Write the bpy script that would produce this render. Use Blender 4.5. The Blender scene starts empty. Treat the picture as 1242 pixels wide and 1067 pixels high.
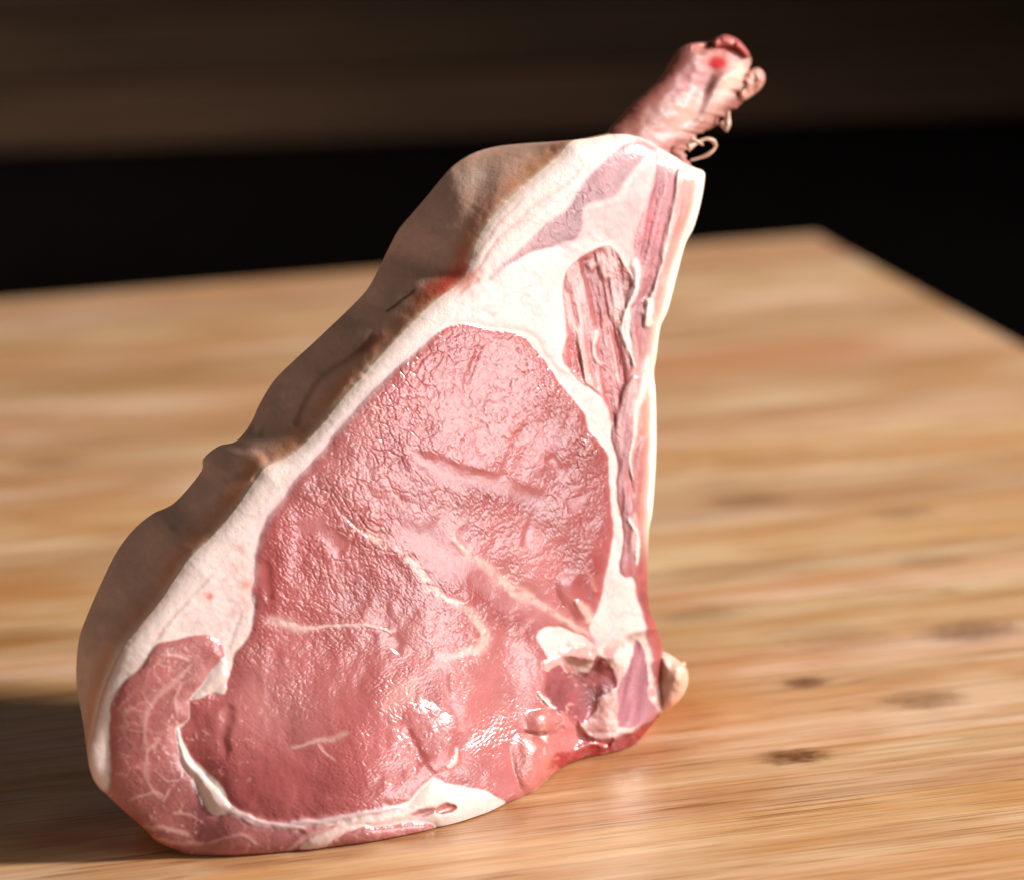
import bpy, math, random
import numpy as np
from mathutils import Vector

random.seed(7)
RNG = np.random.default_rng(11)
S = bpy.context.scene
COL = S.collection
R = math.radians

# ------------------------------------------------------------------ camera
PW, PH, FPX = 1242.0, 1067.0, 6000.0          # frame of the photograph and focal length in its pixels
PITCH, CAMH = R(15.25), 0.5
cam = bpy.data.cameras.new('camera')
cam.sensor_width = 36.0
cam.lens = FPX / PW * 36.0
cam.clip_end = 60
cam.dof.use_dof = True
cam.dof.focus_distance = 1.488
cam.dof.aperture_fstop = 7.4
cam_o = bpy.data.objects.new('camera', cam)
COL.objects.link(cam_o)
cam_o.location = (0, 0, CAMH)
cam_o.rotation_euler = (math.pi / 2 - PITCH, 0, 0)
S.camera = cam_o

# ------------------------------------------------------------------ world, lamps, exposure
w = bpy.data.worlds.new('World'); S.world = w; w.use_nodes = True
bg = w.node_tree.nodes['Background']
bg.inputs[0].default_value = (1.0, 0.86, 0.74, 1)
bg.inputs[1].default_value = 0.012


def aim(o, target):
    o.rotation_euler = (Vector(target) - o.location).to_track_quat('-Z', 'Y').to_euler()


def lamp(name, kind, loc, target, power, color, **kw):
    l = bpy.data.lights.new(name, kind)
    l.energy = power
    l.color = color
    for k, v in kw.items():
        setattr(l, k, v)
    o = bpy.data.objects.new(name, l)
    COL.objects.link(o)
    o.location = loc
    aim(o, target)
    return o


lamp('key_lamp', 'SPOT', (3.40, 1.66, 1.97), (-0.02, 1.60, 0.03), 1330, (1.0, 0.955, 0.91),
     spot_size=R(30.5), spot_blend=0.3, shadow_soft_size=0.26)
lamp('window_lamp', 'AREA', (1.41, 0.90, 0.28), (0.0, 1.42, 0.11), 1.95, (1.0, 0.97, 0.96),
     shape='RECTANGLE', size=0.58, size_y=0.50, spread=R(70))
lamp('rear_fill', 'AREA', (0.2, 3.4, 0.29), (0.0, 1.9, 0.0), 0.13, (1.0, 0.95, 0.90),
     shape='RECTANGLE', size=2.4, size_y=0.1, spread=R(90))  # unseen fill added behind the wall for a sheen on the far board
lamp('side_fill', 'AREA', (-1.5, 0.55, 0.45), (0.0, 1.45, 0.16), 0.62, (1.0, 0.92, 0.85),
     shape='RECTANGLE', size=0.8, size_y=0.4, spread=R(50))  # unseen low fill added on the left to lift the rind
lamp('wall_fill', 'SPOT', (-1.05, 1.95, 0.42), (-0.60, 2.45, 0.0), 110, (1.0, 0.82, 0.62),
     spot_size=R(62), spot_blend=1.0, shadow_soft_size=0.1)  # unseen spot added to brighten the left of the wall, fading rightwards

S.view_settings.view_transform = 'Standard'
S.view_settings.look = 'None'
S.view_settings.exposure = 0.0
S.view_settings.gamma = 1.0
S.render.engine = 'CYCLES'
S.cycles.use_denoising = True
S.cycles.max_bounces = 8
S.cycles.sample_clamp_indirect = 4.0


# ------------------------------------------------------------------ helpers
def mesh_obj(name, V, F, mat, parent=None, smooth=True, attrs=None, normals=None):
    me = bpy.data.meshes.new(name)
    me.from_pydata([tuple(v) for v in V] if not isinstance(V, np.ndarray) else V.tolist(), [],
                   F.tolist() if isinstance(F, np.ndarray) else F)
    if attrs:
        for k, a in attrs.items():
            if a.ndim == 2:
                at = me.attributes.new(k, 'FLOAT_COLOR', 'POINT')
                c = np.ones((len(a), 4), np.float32); c[:, :3] = a
                at.data.foreach_set('color', c.ravel())
            else:
                at = me.attributes.new(k, 'FLOAT', 'POINT')
                at.data.foreach_set('value', a.astype(np.float32))
    me.validate()
    me.polygons.foreach_set('use_smooth', [smooth] * len(me.polygons))
    if normals is not None and len(me.vertices) == len(normals):
        me.normals_split_custom_set_from_vertices(normals.tolist())
    if mat:
        me.materials.append(mat)
    me.update()
    o = bpy.data.objects.new(name, me)
    COL.objects.link(o)
    if parent:
        o.parent = parent
    return o


def tag(o, label=None, cat=None, group=None, kind=None):
    for k, v in (('label', label), ('category', cat), ('group', group), ('kind', kind)):
        if v:
            o[k] = v
    return o


class NT:
    """small wrapper that makes node graphs short to write"""
    def __init__(s, name):
        s.m = bpy.data.materials.new(name); s.m.use_nodes = True
        s.t = s.m.node_tree; s.n = s.t.nodes
        s.b = s.n['Principled BSDF']

    def add(s, typ, **kw):
        n = s.n.new(typ)
        for k, v in kw.items():
            setattr(n, k, v)
        return n

    def put(s, sock, v):
        if hasattr(v, 'links') and hasattr(v, 'is_output'):
            s.t.links.new(v, sock)
        else:
            sock.default_value = v

    def math(s, op, a, b=0.0, c=None, clamp=False):
        n = s.add('ShaderNodeMath', operation=op, use_clamp=clamp)
        s.put(n.inputs[0], a); s.put(n.inputs[1], b)
        if c is not None:
            s.put(n.inputs[2], c)
        return n.outputs[0]

    def vmath(s, op, a, b=(0, 0, 0)):
        n = s.add('ShaderNodeVectorMath', operation=op)
        s.put(n.inputs[0], a); s.put(n.inputs[1], b)
        return n.outputs['Value'] if op in ('LENGTH', 'DISTANCE', 'DOT_PRODUCT') else n.outputs[0]

    def noise(s, vec, scale, detail=3, rough=0.55, dist=0.0):
        n = s.add('ShaderNodeTexNoise')
        s.put(n.inputs['Vector'], vec); n.inputs['Scale'].default_value = scale
        n.inputs['Detail'].default_value = detail; n.inputs['Roughness'].default_value = rough
        n.inputs['Distortion'].default_value = dist
        return n.outputs['Fac']

    def rng(s, v, a, b, c=0.0, d=1.0, smooth=False):
        n = s.add('ShaderNodeMapRange', interpolation_type='SMOOTHSTEP' if smooth else 'LINEAR')
        s.put(n.inputs[0], v)
        for i, x in enumerate((a, b, c, d)):
            s.put(n.inputs[i + 1], x)
        return n.outputs[0]

    def mix(s, f, a, b, blend='MIX'):
        n = s.add('ShaderNodeMix', data_type='RGBA', blend_type=blend)
        s.put(n.inputs[0], f)
        s.put(n.inputs[6], a if hasattr(a, 'links') else (*a, 1)); s.put(n.inputs[7], b if hasattr(b, 'links') else (*b, 1))
        return n.outputs[2]

    def scale(s, vec, sc):
        n = s.add('ShaderNodeMapping'); s.put(n.inputs[0], vec); n.inputs['Scale'].default_value = sc
        return n.outputs[0]

    def bump(s, h, strength, dist, normal=None):
        n = s.add('ShaderNodeBump'); s.put(n.inputs['Height'], h)
        n.inputs['Strength'].default_value = strength; n.inputs['Distance'].default_value = dist
        if normal:
            s.put(n.inputs['Normal'], normal)
        return n.outputs[0]

    def set(s, **kw):
        for k, v in kw.items():
            s.put(s.b.inputs[k.replace('_', ' ')], v)


# ------------------------------------------------------------------ numpy noise
def _hash(ix, iy, seed):
    h = (ix.astype(np.int64) * 374761393 + iy.astype(np.int64) * 668265263 + seed * 1442695041) & 0xFFFFFFFF
    h = ((h ^ (h >> 13)) * 1274126177) & 0xFFFFFFFF
    h = ((h ^ (h >> 16)) * 2246822519) & 0xFFFFFFFF
    return ((h ^ (h >> 13)) & 0xFFFFFF) / float(0xFFFFFF)


def vnoise(x, y, seed=0):
    ix, iy = np.floor(x), np.floor(y)
    fx, fy = x - ix, y - iy
    fx = fx * fx * fx * (fx * (fx * 6 - 15) + 10); fy = fy * fy * fy * (fy * (fy * 6 - 15) + 10)
    a, b = _hash(ix, iy, seed), _hash(ix + 1, iy, seed)
    c, d = _hash(ix, iy + 1, seed), _hash(ix + 1, iy + 1, seed)
    return (a + (b - a) * fx) * (1 - fy) + (c + (d - c) * fx) * fy


def fbm(x, y, seed=0, oct=4, gain=0.5):
    s, a, t = 0.0, 1.0, 0.0
    for k in range(oct):
        s = s + a * vnoise(x, y, seed + k * 17); t += a
        x, y, a = x * 2.03 + 11.3, y * 2.03 + 5.7, a * gain
    return s / t - 0.5


def worley(x, y, seed=0, jit=0.9):
    ix, iy = np.floor(x), np.floor(y)
    f1 = np.full(x.shape, 9.0); f2 = np.full(x.shape, 9.0)
    for dx in (-1, 0, 1):
        for dy in (-1, 0, 1):
            cx, cy = ix + dx, iy + dy
            px = cx + 0.5 + jit * (_hash(cx, cy, seed) - 0.5)
            py = cy + 0.5 + jit * (_hash(cx, cy, seed + 91) - 0.5)
            d = np.hypot(x - px, y - py)
            f2 = np.minimum(f2, np.maximum(f1, d)); f1 = np.minimum(f1, d)
    return f1, f2


def sst(a, b, x):
    t = np.clip((x - a) / (b - a), 0, 1)
    return t * t * (3 - 2 * t)


def smooth_poly(pts, closed=True, step=3.0):
    """Catmull-Rom resampling of a traced line"""
    p = np.array(pts, float); n = len(p); out = []
    for i in range(n if closed else n - 1):
        g = (lambda k: p[k % n]) if closed else (lambda k: p[min(max(k, 0), n - 1)])
        p0, p1, p2, p3 = g(i - 1), g(i), g(i + 1), g(i + 2)
        m = max(2, int(np.hypot(*(p2 - p1)) / step))
        for t in np.arange(m) / m:
            out.append(0.5 * ((2 * p1) + (p2 - p0) * t + (2 * p0 - 5 * p1 + 4 * p2 - p3) * t * t
                              + (3 * p1 - p0 - 3 * p2 + p3) * t ** 3))
    if not closed:
        out.append(p[-1])
    return np.array(out)


def poly_dist(X, Y, pts, closed=True, want=False, par=False):
    """distance to a line; for closed ones positive inside.  Restricted to the neighbourhood by callers."""
    p = np.array(pts, float); q = np.roll(p, -1, 0)
    if not closed:
        p, q = p[:-1], q[:-1]
    best = np.full(X.shape, 1e9); inside = np.zeros(X.shape, bool)
    NX, NY = X.copy(), Y.copy(); PR = np.zeros(X.shape)
    for k, ((ax, ay), (bx, by)) in enumerate(zip(p, q)):
        ex, ey = bx - ax, by - ay
        L = ex * ex + ey * ey + 1e-12
        t = np.clip(((X - ax) * ex + (Y - ay) * ey) / L, 0, 1)
        cx, cy = ax + t * ex, ay + t * ey
        d = (X - cx) ** 2 + (Y - cy) ** 2
        m = d < best
        best = np.where(m, d, best)
        if want:
            NX = np.where(m, cx, NX); NY = np.where(m, cy, NY)
        if par:
            PR = np.where(m, (k + t) / len(p), PR)
        if closed:
            c = (ay > Y) != (by > Y)
            inside ^= c & (X < (bx - ax) * (Y - ay) / (by - ay + 1e-12) + ax)
    d = np.sqrt(best)
    if closed:
        d = np.where(inside, d, -d)
    if want:
        return d, NX, NY
    if par:
        return d, PR
    return d


# ------------------------------------------------------------------ where a ray of the traced photograph meets the chop's own planes
A_YAW, LEAN = R(34), R(9)
N = np.array([math.sin(A_YAW) * math.cos(LEAN), -math.cos(A_YAW) * math.cos(LEAN), math.sin(LEAN)])
ORI = np.array([0, 0, CAMH])
P0 = np.array([-0.0905, 1.372, 0.0])


def rays(px, py):
    dx, du = (px - PW / 2) / FPX, -(py - PH / 2) / FPX
    c, s = math.cos(PITCH), math.sin(PITCH)
    return np.stack([dx, c + du * s, -s + du * c], -1)


def on_plane(px, py, H):
    r = rays(px, py)
    t = (H - N @ (ORI - P0)) / (r @ N)
    return ORI + r * t[..., None]


def on_board(px, py):
    r = rays(np.asarray(px, float), np.asarray(py, float))
    return ORI + r * (-CAMH / r[..., 2])[..., None]


# ------------------------------------------------------------------ setting: dark worktop and the wall behind it
PHI = R(19.5)
GV = np.array([math.cos(PHI), math.sin(PHI), 0]); QV = np.array([-math.sin(PHI), math.cos(PHI), 0])
BT = 0.040                                                       # thickness of the board


def frame_pt(o, g, q, z):
    return o + GV * g + QV * q + np.array([0, 0, z])


def box_mesh(lx, ly, lz, bev=0.0):
    """box centred in x, y with its top at z = 0, upper edges bevelled"""
    x, y = lx / 2, ly / 2
    b = bev
    V = [(-x, -y, -lz), (x, -y, -lz), (x, y, -lz), (-x, y, -lz),
         (-x, -y, -b), (x, -y, -b), (x, y, -b), (-x, y, -b),
         (-x + b, -y + b, 0), (x - b, -y + b, 0), (x - b, y - b, 0), (-x + b, y - b, 0)]
    F = [(3, 2, 1, 0)]
    for k in range(4):
        j = (k + 1) % 4
        F += [(k, j, 4 + j, 4 + k), (4 + k, 4 + j, 8 + j, 8 + k)]
    F.append((8, 9, 10, 11))
    return V, F


m = NT('worktop_black')
co = m.add('ShaderNodeTexCoord').outputs['Object']
m.set(Base_Color=m.mix(m.noise(co, 30, 5), (0.0012, 0.001, 0.001), (0.003, 0.0024, 0.0022)),
      Roughness=m.rng(m.noise(co, 60, 4), 0.3, 0.7, 0.85, 1.0), Specular_IOR_Level=0.0)
worktop_mat = m.m
V, F = box_mesh(8, 8, 0.05, 0.002)
wt = mesh_obj('worktop', V, F, worktop_mat, smooth=False)
wt.location = (0, -1.2, -BT - 0.0003)
wt.rotation_euler = (0, 0, 0)
tag(wt, kind='structure')

m = NT('wall_timber')
geo = m.add('ShaderNodeTexCoord').outputs['Object']
oi = m.add('ShaderNodeObjectInfo')
sh = m.vmath('ADD', m.scale(geo, (1.2, 20, 20)), m.vmath('SCALE', oi.outputs['Location'], (7, 7, 7)))
g1 = m.noise(sh, 4, 5, 0.6, 0.4)
c = m.mix(m.rng(g1, 0.3, 0.7), (0.013, 0.0065, 0.0034), (0.034, 0.0175, 0.009))
c = m.mix(1.0, c, oi.outputs['Color'], 'MULTIPLY')
m.set(Base_Color=c, Roughness=0.85, Specular_IOR_Level=0.15, Normal=m.bump(g1, 0.3, 0.002))
wall_mat = m.m
WALLY = 2.62
wall = bpy.data.objects.new('wall', None); COL.objects.link(wall)
wall.location = (0, WALLY, -BT); wall.rotation_euler = (0, 0, R(11))
tag(wall, 'low dark brown plank wall, out of focus behind the cutting board', 'wall')
V, F = box_mesh(2.7, 0.034, 0.02, 0.0016)
pm = None
wl = random.Random(5)
for r_ in range(4):
    for k in range(2):
        if pm is None:
            o = mesh_obj('plank', V, F, wall_mat, wall, smooth=False); pm = o
        else:
            o = pm.copy(); COL.objects.link(o)
        o.rotation_euler = (math.pi / 2, 0, 0)
        o.location = (-1.0 + 2.7006 * k + (0.31 if r_ % 2 else 0), -0.02 - wl.uniform(0, 0.0015), 0.018 + 0.035 * r_)
        f = wl.uniform(0.75, 1.1) * (1.3, 0.85, 0.8, 0.9)[r_]
        o.color = (f, f * wl.uniform(0.93, 1.05), f * wl.uniform(0.9, 1.1), 1)
V, F = box_mesh(6.4, 0.14, 0.06, 0.0)
o = mesh_obj('wall_backing', V, F, wall_mat, wall, smooth=False)
o.rotation_euler = (math.pi / 2, 0, 0); o.location = (0, 0.004, 0.070)

# ------------------------------------------------------------------ bamboo cutting board
CORNER = np.array([0.1378, 2.187, 0.0])
m = NT('bamboo')
tc = m.add('ShaderNodeTexCoord')
oi = m.add('ShaderNodeObjectInfo')
at = m.add('ShaderNodeAttribute', attribute_name='board')        # metres along and across the board
rp = m.vmath('SCALE', oi.outputs['Location'], (0, 0, 0))
rp.node.inputs['Scale'].default_value = 3.7
bc = at.outputs['Vector']
off = m.vmath('ADD', bc, rp)
fib = m.noise(m.scale(off, (9, 360, 1)), 1.0, 5, 0.68, 0.15)
fib2 = m.noise(m.scale(off, (14, 1100, 1)), 1.0, 4, 0.65, 0.1)
fib3 = m.noise(m.scale(off, (5, 210, 1)), 1.0, 2, 0.5, 0.1)
line = m.math('MULTIPLY', m.rng(m.math('ABSOLUTE', m.math('SUBTRACT', fib3, 0.5)), 0.0, 0.020, 1, 0), m.rng(m.noise(m.scale(off, (9, 60, 1)), 1.0, 3, 0.6), 0.42, 0.62, 0, 1))
band = m.noise(m.scale(bc, (7, 55, 1)), 1.0, 4, 0.6, 0.6)
big = m.noise(m.scale(bc, (8, 24, 1)), 1.0, 4, 0.55, 0.8)
col = m.mix(m.rng(band, 0.32, 0.70, smooth=True), (0.58, 0.305, 0.135), (0.76, 0.525, 0.335))
col = m.mix(m.rng(big, 0.42, 0.68, 0, 0.62), col, (0.50, 0.210, 0.060))
col = m.mix(m.math('MULTIPLY', m.rng(fib, 0.53, 0.68, 0, 0.9), m.rng(big, 0.3, 0.6, 0.25, 1)), col, (0.30, 0.125, 0.035))
col = m.mix(m.rng(fib, 0.26, 0.44, 0.30, 0.0), col, (0.72, 0.52, 0.33))
col = m.mix(m.rng(fib2, 0.52, 0.64, 0, 0.62), col, (0.24, 0.10, 0.03))
col = m.mix(m.math('MULTIPLY', line, 0.85), col, (0.22, 0.085, 0.025))
col = m.mix(1.0, col, oi.outputs['Color'], 'MULTIPLY')
# growth nodes of the canes, where the photograph shows them
KN = [(962, 917, 0.0075, 1.0), (978, 827, 0.006, 0.75), (1120, 848, 0.010, 0.5), (1180, 765, 0.012, 0.6), (905, 606, 0.011, 0.45),
      (1100, 621, 0.009, 0.35), (1130, 680, 0.010, 0.3), (1000, 770, 0.014, 0.25), (850, 745, 0.01, 0.25), (60, 560, 0.01, 0.3), (700, 905, 0.01, 0.2)]
wob = m.math('MULTIPLY', m.math('SUBTRACT', m.noise(m.scale(bc, (110, 520, 1)), 1.0, 5, 0.75), 0.5), 3.0)
for (kx, ky, kr, ks) in KN:
    p = on_board(kx, ky) - CORNER
    g, q = float(p @ GV), float(p @ QV)
    d = m.vmath('LENGTH', m.vmath('MULTIPLY', m.vmath('SUBTRACT', bc, (g, q, 0)), (0.75 / kr, 1.15 / kr, 0)))
    f = m.rng(m.math('ADD', d, wob), 0.45, 1.5, min(1.0, ks * 1.25), 0.0, True)
    f = m.math('MULTIPLY', f, m.rng(m.noise(m.scale(bc, (260, 700, 1)), 1.0, 4, 0.75), 0.34, 0.54, 0.5, 1.0))
    col = m.mix(f, col, (0.13, 0.045, 0.012))
# the broad reddish strip near the far corner and the honey strips on the left
for (x0, y0, x1, y1, hw, gain, cc) in [(700, 452, 1105, 436, 0.020, 0.75, (0.50, 0.20, 0.075)), (-200, 735, 130, 705, 0.022, 0.75, (0.46, 0.20, 0.05)),
                                 (680, 745, 860, 735, 0.012, 0.6, (0.46, 0.20, 0.06)), (560, 880, 900, 850, 0.030, 0.6, (0.52, 0.235, 0.075)),
                                 (-300, 805, 100, 790, 0.010, 0.7, (0.33, 0.13, 0.03))]:
    a, b = on_board(x0, y0) - CORNER, on_board(x1, y1) - CORNER
    ga, qa, gb = float(a @ GV), float(a @ QV), float(b @ GV)
    sp = m.add('ShaderNodeSeparateXYZ'); m.put(sp.inputs[0], bc)
    fx = m.math('MULTIPLY', m.rng(sp.outputs[0], ga - 0.02, ga + 0.02, 0, 1, True), m.rng(sp.outputs[0], gb - 0.02, gb + 0.02, 1, 0, True))
    fy = m.rng(m.math('ABSOLUTE', m.math('SUBTRACT', sp.outputs[1], qa)), hw * 0.6, hw * 1.25, gain, 0, True)
    col = m.mix(m.math('MULTIPLY', fx, fy), col, cc)
# the wood is damp round the foot of the meat
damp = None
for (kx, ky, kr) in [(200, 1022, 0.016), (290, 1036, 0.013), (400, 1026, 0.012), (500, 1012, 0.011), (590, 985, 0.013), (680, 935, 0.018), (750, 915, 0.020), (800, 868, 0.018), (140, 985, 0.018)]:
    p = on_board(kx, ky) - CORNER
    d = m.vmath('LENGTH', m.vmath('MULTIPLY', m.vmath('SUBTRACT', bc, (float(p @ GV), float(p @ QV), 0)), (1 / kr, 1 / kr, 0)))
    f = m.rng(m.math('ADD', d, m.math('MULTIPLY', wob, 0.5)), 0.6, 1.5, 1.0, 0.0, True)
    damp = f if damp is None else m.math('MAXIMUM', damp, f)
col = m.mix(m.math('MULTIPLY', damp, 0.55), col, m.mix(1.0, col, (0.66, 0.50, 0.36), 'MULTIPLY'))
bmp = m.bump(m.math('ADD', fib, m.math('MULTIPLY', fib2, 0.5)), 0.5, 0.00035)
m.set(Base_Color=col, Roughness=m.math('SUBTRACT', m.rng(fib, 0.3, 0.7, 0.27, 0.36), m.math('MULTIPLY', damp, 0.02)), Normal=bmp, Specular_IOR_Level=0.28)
bamboo = m.m

board = bpy.data.objects.new('cutting_board', None); COL.objects.link(board)
board.location = (float(CORNER[0]), float(CORNER[1]), -BT); board.rotation_euler = (0, 0, PHI)
tag(board, 'large bamboo cutting board of glued strips under the raw chop', 'cutting board')
BL, BD, SW = 1.30, 0.98, 0.0245                                  # length along the grain, depth, strip width
rb = random.Random(3)
q = 0.0
row = 0
while q > -BD:
    g_list = [(0.0, BL)]
    for (g0, L) in g_list:
        V, F = box_mesh(L - 0.00005, SW - 0.00005, BT, 0.00012)
        gc, qc = -(g0 + L / 2), q - SW / 2
        o = mesh_obj('bamboo_strip', V, F, bamboo, board, smooth=False)
        at = o.data.attributes.new('board', 'FLOAT_VECTOR', 'POINT')
        at.data.foreach_set('vector', np.array([(v[0] + gc, v[1] + qc, v[2]) for v in V], np.float32).ravel())
        o.location = (gc, qc, BT - rb.uniform(0, 0.00003))
        f = rb.uniform(0.90, 1.07)
        o.color = (f, f * rb.uniform(0.96, 1.03), f * rb.uniform(0.9, 1.08), 1)
    q -= SW
    row += 1
# rubbed-over arris strips would be hidden; the far corner is left as sawn

# ------------------------------------------------------------------ the chop: traced lines (eight enlargements of the photograph)
RG = {1: (540, 20, 2.957), 2: (380, 140, 2.957), 3: (540, 380, 3.442), 4: (560, 640, 3.334),
      5: (260, 380, 2.957), 6: (260, 690, 2.957), 7: (70, 690, 2.883), 8: (70, 380, 2.964)}


def Z(r, *pts):
    x0, y0, s = RG[r]
    return [(x0 + x / s, y0 + y / s) for x, y in pts]


RIM = [((743, 163), (738, 162)), ((716, 168), (690, 171)), ((694, 172), (640, 174)), ((678, 190), (602, 178)), ((650, 214), (574, 186)),
       ((623, 238), (552, 199)), ((600, 262), (536, 216)), ((586, 282), (518, 238)), ((576, 302), (500, 259)), ((569, 323), (484, 278)),
       ((560, 342), (471, 302)), ((535, 360), (458, 329)), ((515, 378), (444, 353)), ((493, 400), (421, 377)), ((464, 430), (400, 397)),
       ((441, 456), (380, 416)), ((417, 483), (357, 437)), ((394, 512), (333, 461)), ((367, 541), (316, 488)), ((345, 557), (303, 515)),
       ((322, 567), (286, 535)), ((312, 580), (265, 541)), ((303, 592), (247, 556)), ((286, 617), (243, 573)), ((260, 648), (212, 609)),
       ((231, 676), (185, 623)), ((212, 703), (161, 643)), ((194, 730), (141, 670)), ((172, 757), (124, 704)), ((150, 784), (109, 738)),
       ((136, 811), (97, 770)), ((125, 839), (93, 799)), ((118, 865), (93, 832)), ((112, 891), (98, 860)), ((107, 912), (102, 884)),
       ((109, 933), (105, 908)), ((118, 952), (112, 933)), ((134, 967), (129, 957))]
rim_line = smooth_poly([a for a, b in RIM], False, 2.0)
BOTTOM = [(134, 967), (153, 985), (174, 1003), (191, 1020), (217, 1031), (240, 1040), (278, 1040), (328, 1037), (395, 1030), (449, 1023), (520, 1015),
          (558, 1010), (576, 1002), (596, 992), (614, 978), (631, 971), (650, 957), (665, 944), (674, 936)]
RIGHT = [(701, 930), (728, 928), (746, 923), (764, 910), (782, 889), (797, 871), (806, 858), (805, 830), (804, 792), (800, 772), (794, 754), (787, 736), (785, 700),
         (786, 670), (787, 641), (791, 621), (795, 566), (796, 525), (795, 476), (793, 453), (796, 432), (801, 397), (810, 376), (821, 334),
         (831, 297), (841, 277), (849, 250), (854, 223), (854, 209), (844, 204), (832, 199), (818, 190), (804, 182), (792, 175), (777, 167), (760, 163)]
outline = np.array([tuple(p) for p in rim_line] + [tuple(p) for p in smooth_poly(BOTTOM + RIGHT, False, 3.0)][1:])
outline[:, 0] += 0.0

STEP = 1.3
gx = np.arange(96, 862, STEP); gy = np.arange(154, 1048, STEP)
X, Y = np.meshgrid(gx, gy)
dO, NX, NY = poly_dist(X, Y, outline, True, want=True)
snap = (dO < 0) & (dO > -STEP * 1.75)
X = np.where(snap, NX, X); Y = np.where(snap, NY, Y)
use = dO > -STEP * 1.75
dO = np.maximum(dO, 0)
# organic wobble applied to every traced boundary
WX = X + 2.6 * fbm(X / 11, Y / 11, 3, 3) + 5 * fbm(X / 40, Y / 40, 8, 2)
WY = Y + 2.6 * fbm(X / 11, Y / 11, 5, 3) + 5 * fbm(X / 40, Y / 40, 9, 2)


rough_zone = sst(640, 680, X) * sst(760, 800, Y)
WX = WX + rough_zone * 9 * fbm(X / 15, Y / 15, 13, 4)
WY = WY + rough_zone * 9 * fbm(X / 15, Y / 15, 15, 4)


def local(pts, pad):
    p = np.array(pts)
    i0 = max(0, int((p[:, 0].min() - pad - gx[0]) / STEP)); i1 = int((p[:, 0].max() + pad - gx[0]) / STEP) + 2
    j0 = max(0, int((p[:, 1].min() - pad - gy[0]) / STEP)); j1 = int((p[:, 1].max() + pad - gy[0]) / STEP) + 2
    return (slice(j0, j1), slice(i0, i1))


def region(pts, pad=40, wob=True, step=5.0):
    """signed distance (positive inside) on the whole grid, -pad where far away"""
    p = smooth_poly(pts, True, step)
    sl = local(p, pad)
    d = np.full(X.shape, -float(pad))
    d[sl] = np.clip(poly_dist((WX if wob else X)[sl], (WY if wob else Y)[sl], p), -pad, None)
    return d


def streak(pts, pad=40, wob=True):
    p = smooth_poly(pts, False, 5.0)
    sl = local(p, pad)
    d = np.full(X.shape, float(pad)); t = np.zeros(X.shape)
    a, b = poly_dist((WX if wob else X)[sl], (WY if wob else Y)[sl], p, False, par=True)
    d[sl] = np.minimum(a, pad); t[sl] = b
    return d, t


# regions -----------------------------------------------------------
membrane_left = Z(5, (795, 78), (720, 140), (640, 210), (560, 290), (500, 360), (430, 440), (370, 510), (300, 580), (270, 610),
                  (230, 680), (190, 740), (165, 800), (150, 860), (142, 940), (140, 1040)) + Z(7, (690, 100), (682, 190), (662, 240), (620, 300), (590, 390), (580, 440))
lean_low = Z(7, (520, 430), (462, 462), (455, 520), (424, 552), (440, 600), (470, 660), (530, 715), (580, 765), (612, 825), (700, 872), (850, 895)) + \
    Z(6, (280, 905), (400, 890), (500, 870), (600, 858), (690, 835), (740, 785), (785, 745), (830, 768), (900, 780), (980, 800), (1045, 845), (1090, 830))
lobe_out = [(650, 957), (666, 944), (673, 928), (671, 910), (662, 900), (655, 893)] + Z(4, (340, 838), (385, 820), (410, 785), (400, 760), (385, 752), (368, 705), (362, 640), (350, 560))
lean_up = Z(4, (352, 525), (300, 440), (330, 400), (400, 400), (470, 425), (500, 440), (540, 470), (520, 400), (548, 335), (570, 250), (590, 150), (606, 50))
eye_right = [(743, 641), (743, 627), (740, 601), (740, 572), (738, 551), (726, 534), (714, 520), (711, 505), (700, 490), (684, 470), (668, 448), (657, 431),
             (637, 411), (617, 401), (596, 399), (580, 394), (562, 393), (545, 397)]
lean = region(membrane_left + lean_low + lobe_out + lean_up + eye_right, 60, step=6)
split = Z(6, (150, 215), (200, 190), (260, 198), (300, 215), (430, 196), (520, 200), (650, 228), (780, 290), (840, 318), (900, 300), (960, 280), (985, 240), (1060, 250), (1150, 330), (1180, 370))
eye_zone = region(split + [(760, 800), (780, 500), (600, 340), (260, 600), (280, 760)], 60, step=8)
cap = region(Z(7, (350, 258), (430, 240), (520, 230), (568, 262), (582, 312), (540, 345), (500, 405), (462, 455), (452, 520), (414, 545), (424, 610), (440, 680), (470, 730),
                  (500, 800), (545, 860), (600, 858), (720, 895), (850, 915)) +
             Z(6, (280, 930), (400, 915), (500, 915), (600, 925), (720, 905), (780, 918), (800, 960), (770, 990), (400, 1060), (0, 1080)) +
             Z(7, (480, 1060), (300, 960), (120, 830), (175, 780), (186, 700), (182, 620), (183, 520), (195, 460), (240, 390), (300, 325)), 50)
m1 = region(Z(1, (170, 940), (230, 880), (300, 810), (380, 740), (440, 690), (490, 620), (540, 560), (600, 500), (640, 470), (690, 450), (740, 462), (752, 482), (690, 535),
                 (640, 595), (600, 650), (540, 665), (492, 690), (492, 740), (470, 790), (410, 815), (330, 835), (260, 870)), 40)
m2 = region(Z(2, (892, 610), (908, 550), (955, 512), (1040, 470), (1085, 485), (1120, 540), (1145, 600), (1130, 640), (1118, 720), (1122, 800), (1140, 880), (1125, 960)) +
            Z(3, (775, 235), (745, 340), (722, 440), (716, 520), (690, 425), (650, 342), (575, 288), (515, 225), (490, 190)) + Z(2, (908, 800), (905, 720), (892, 650)), 40)
m3 = region(Z(3, (742, 330), (790, 270), (810, 300), (795, 400), (785, 500), (770, 600), (755, 700), (775, 800), (800, 900), (795, 1050)) +
            Z(4, (702, 120), (690, 180), (650, 170), (662, 60)) + Z(3, (752, 900), (735, 800), (728, 720), (738, 640), (722, 560), (712, 500), (722, 420)), 40)
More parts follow.
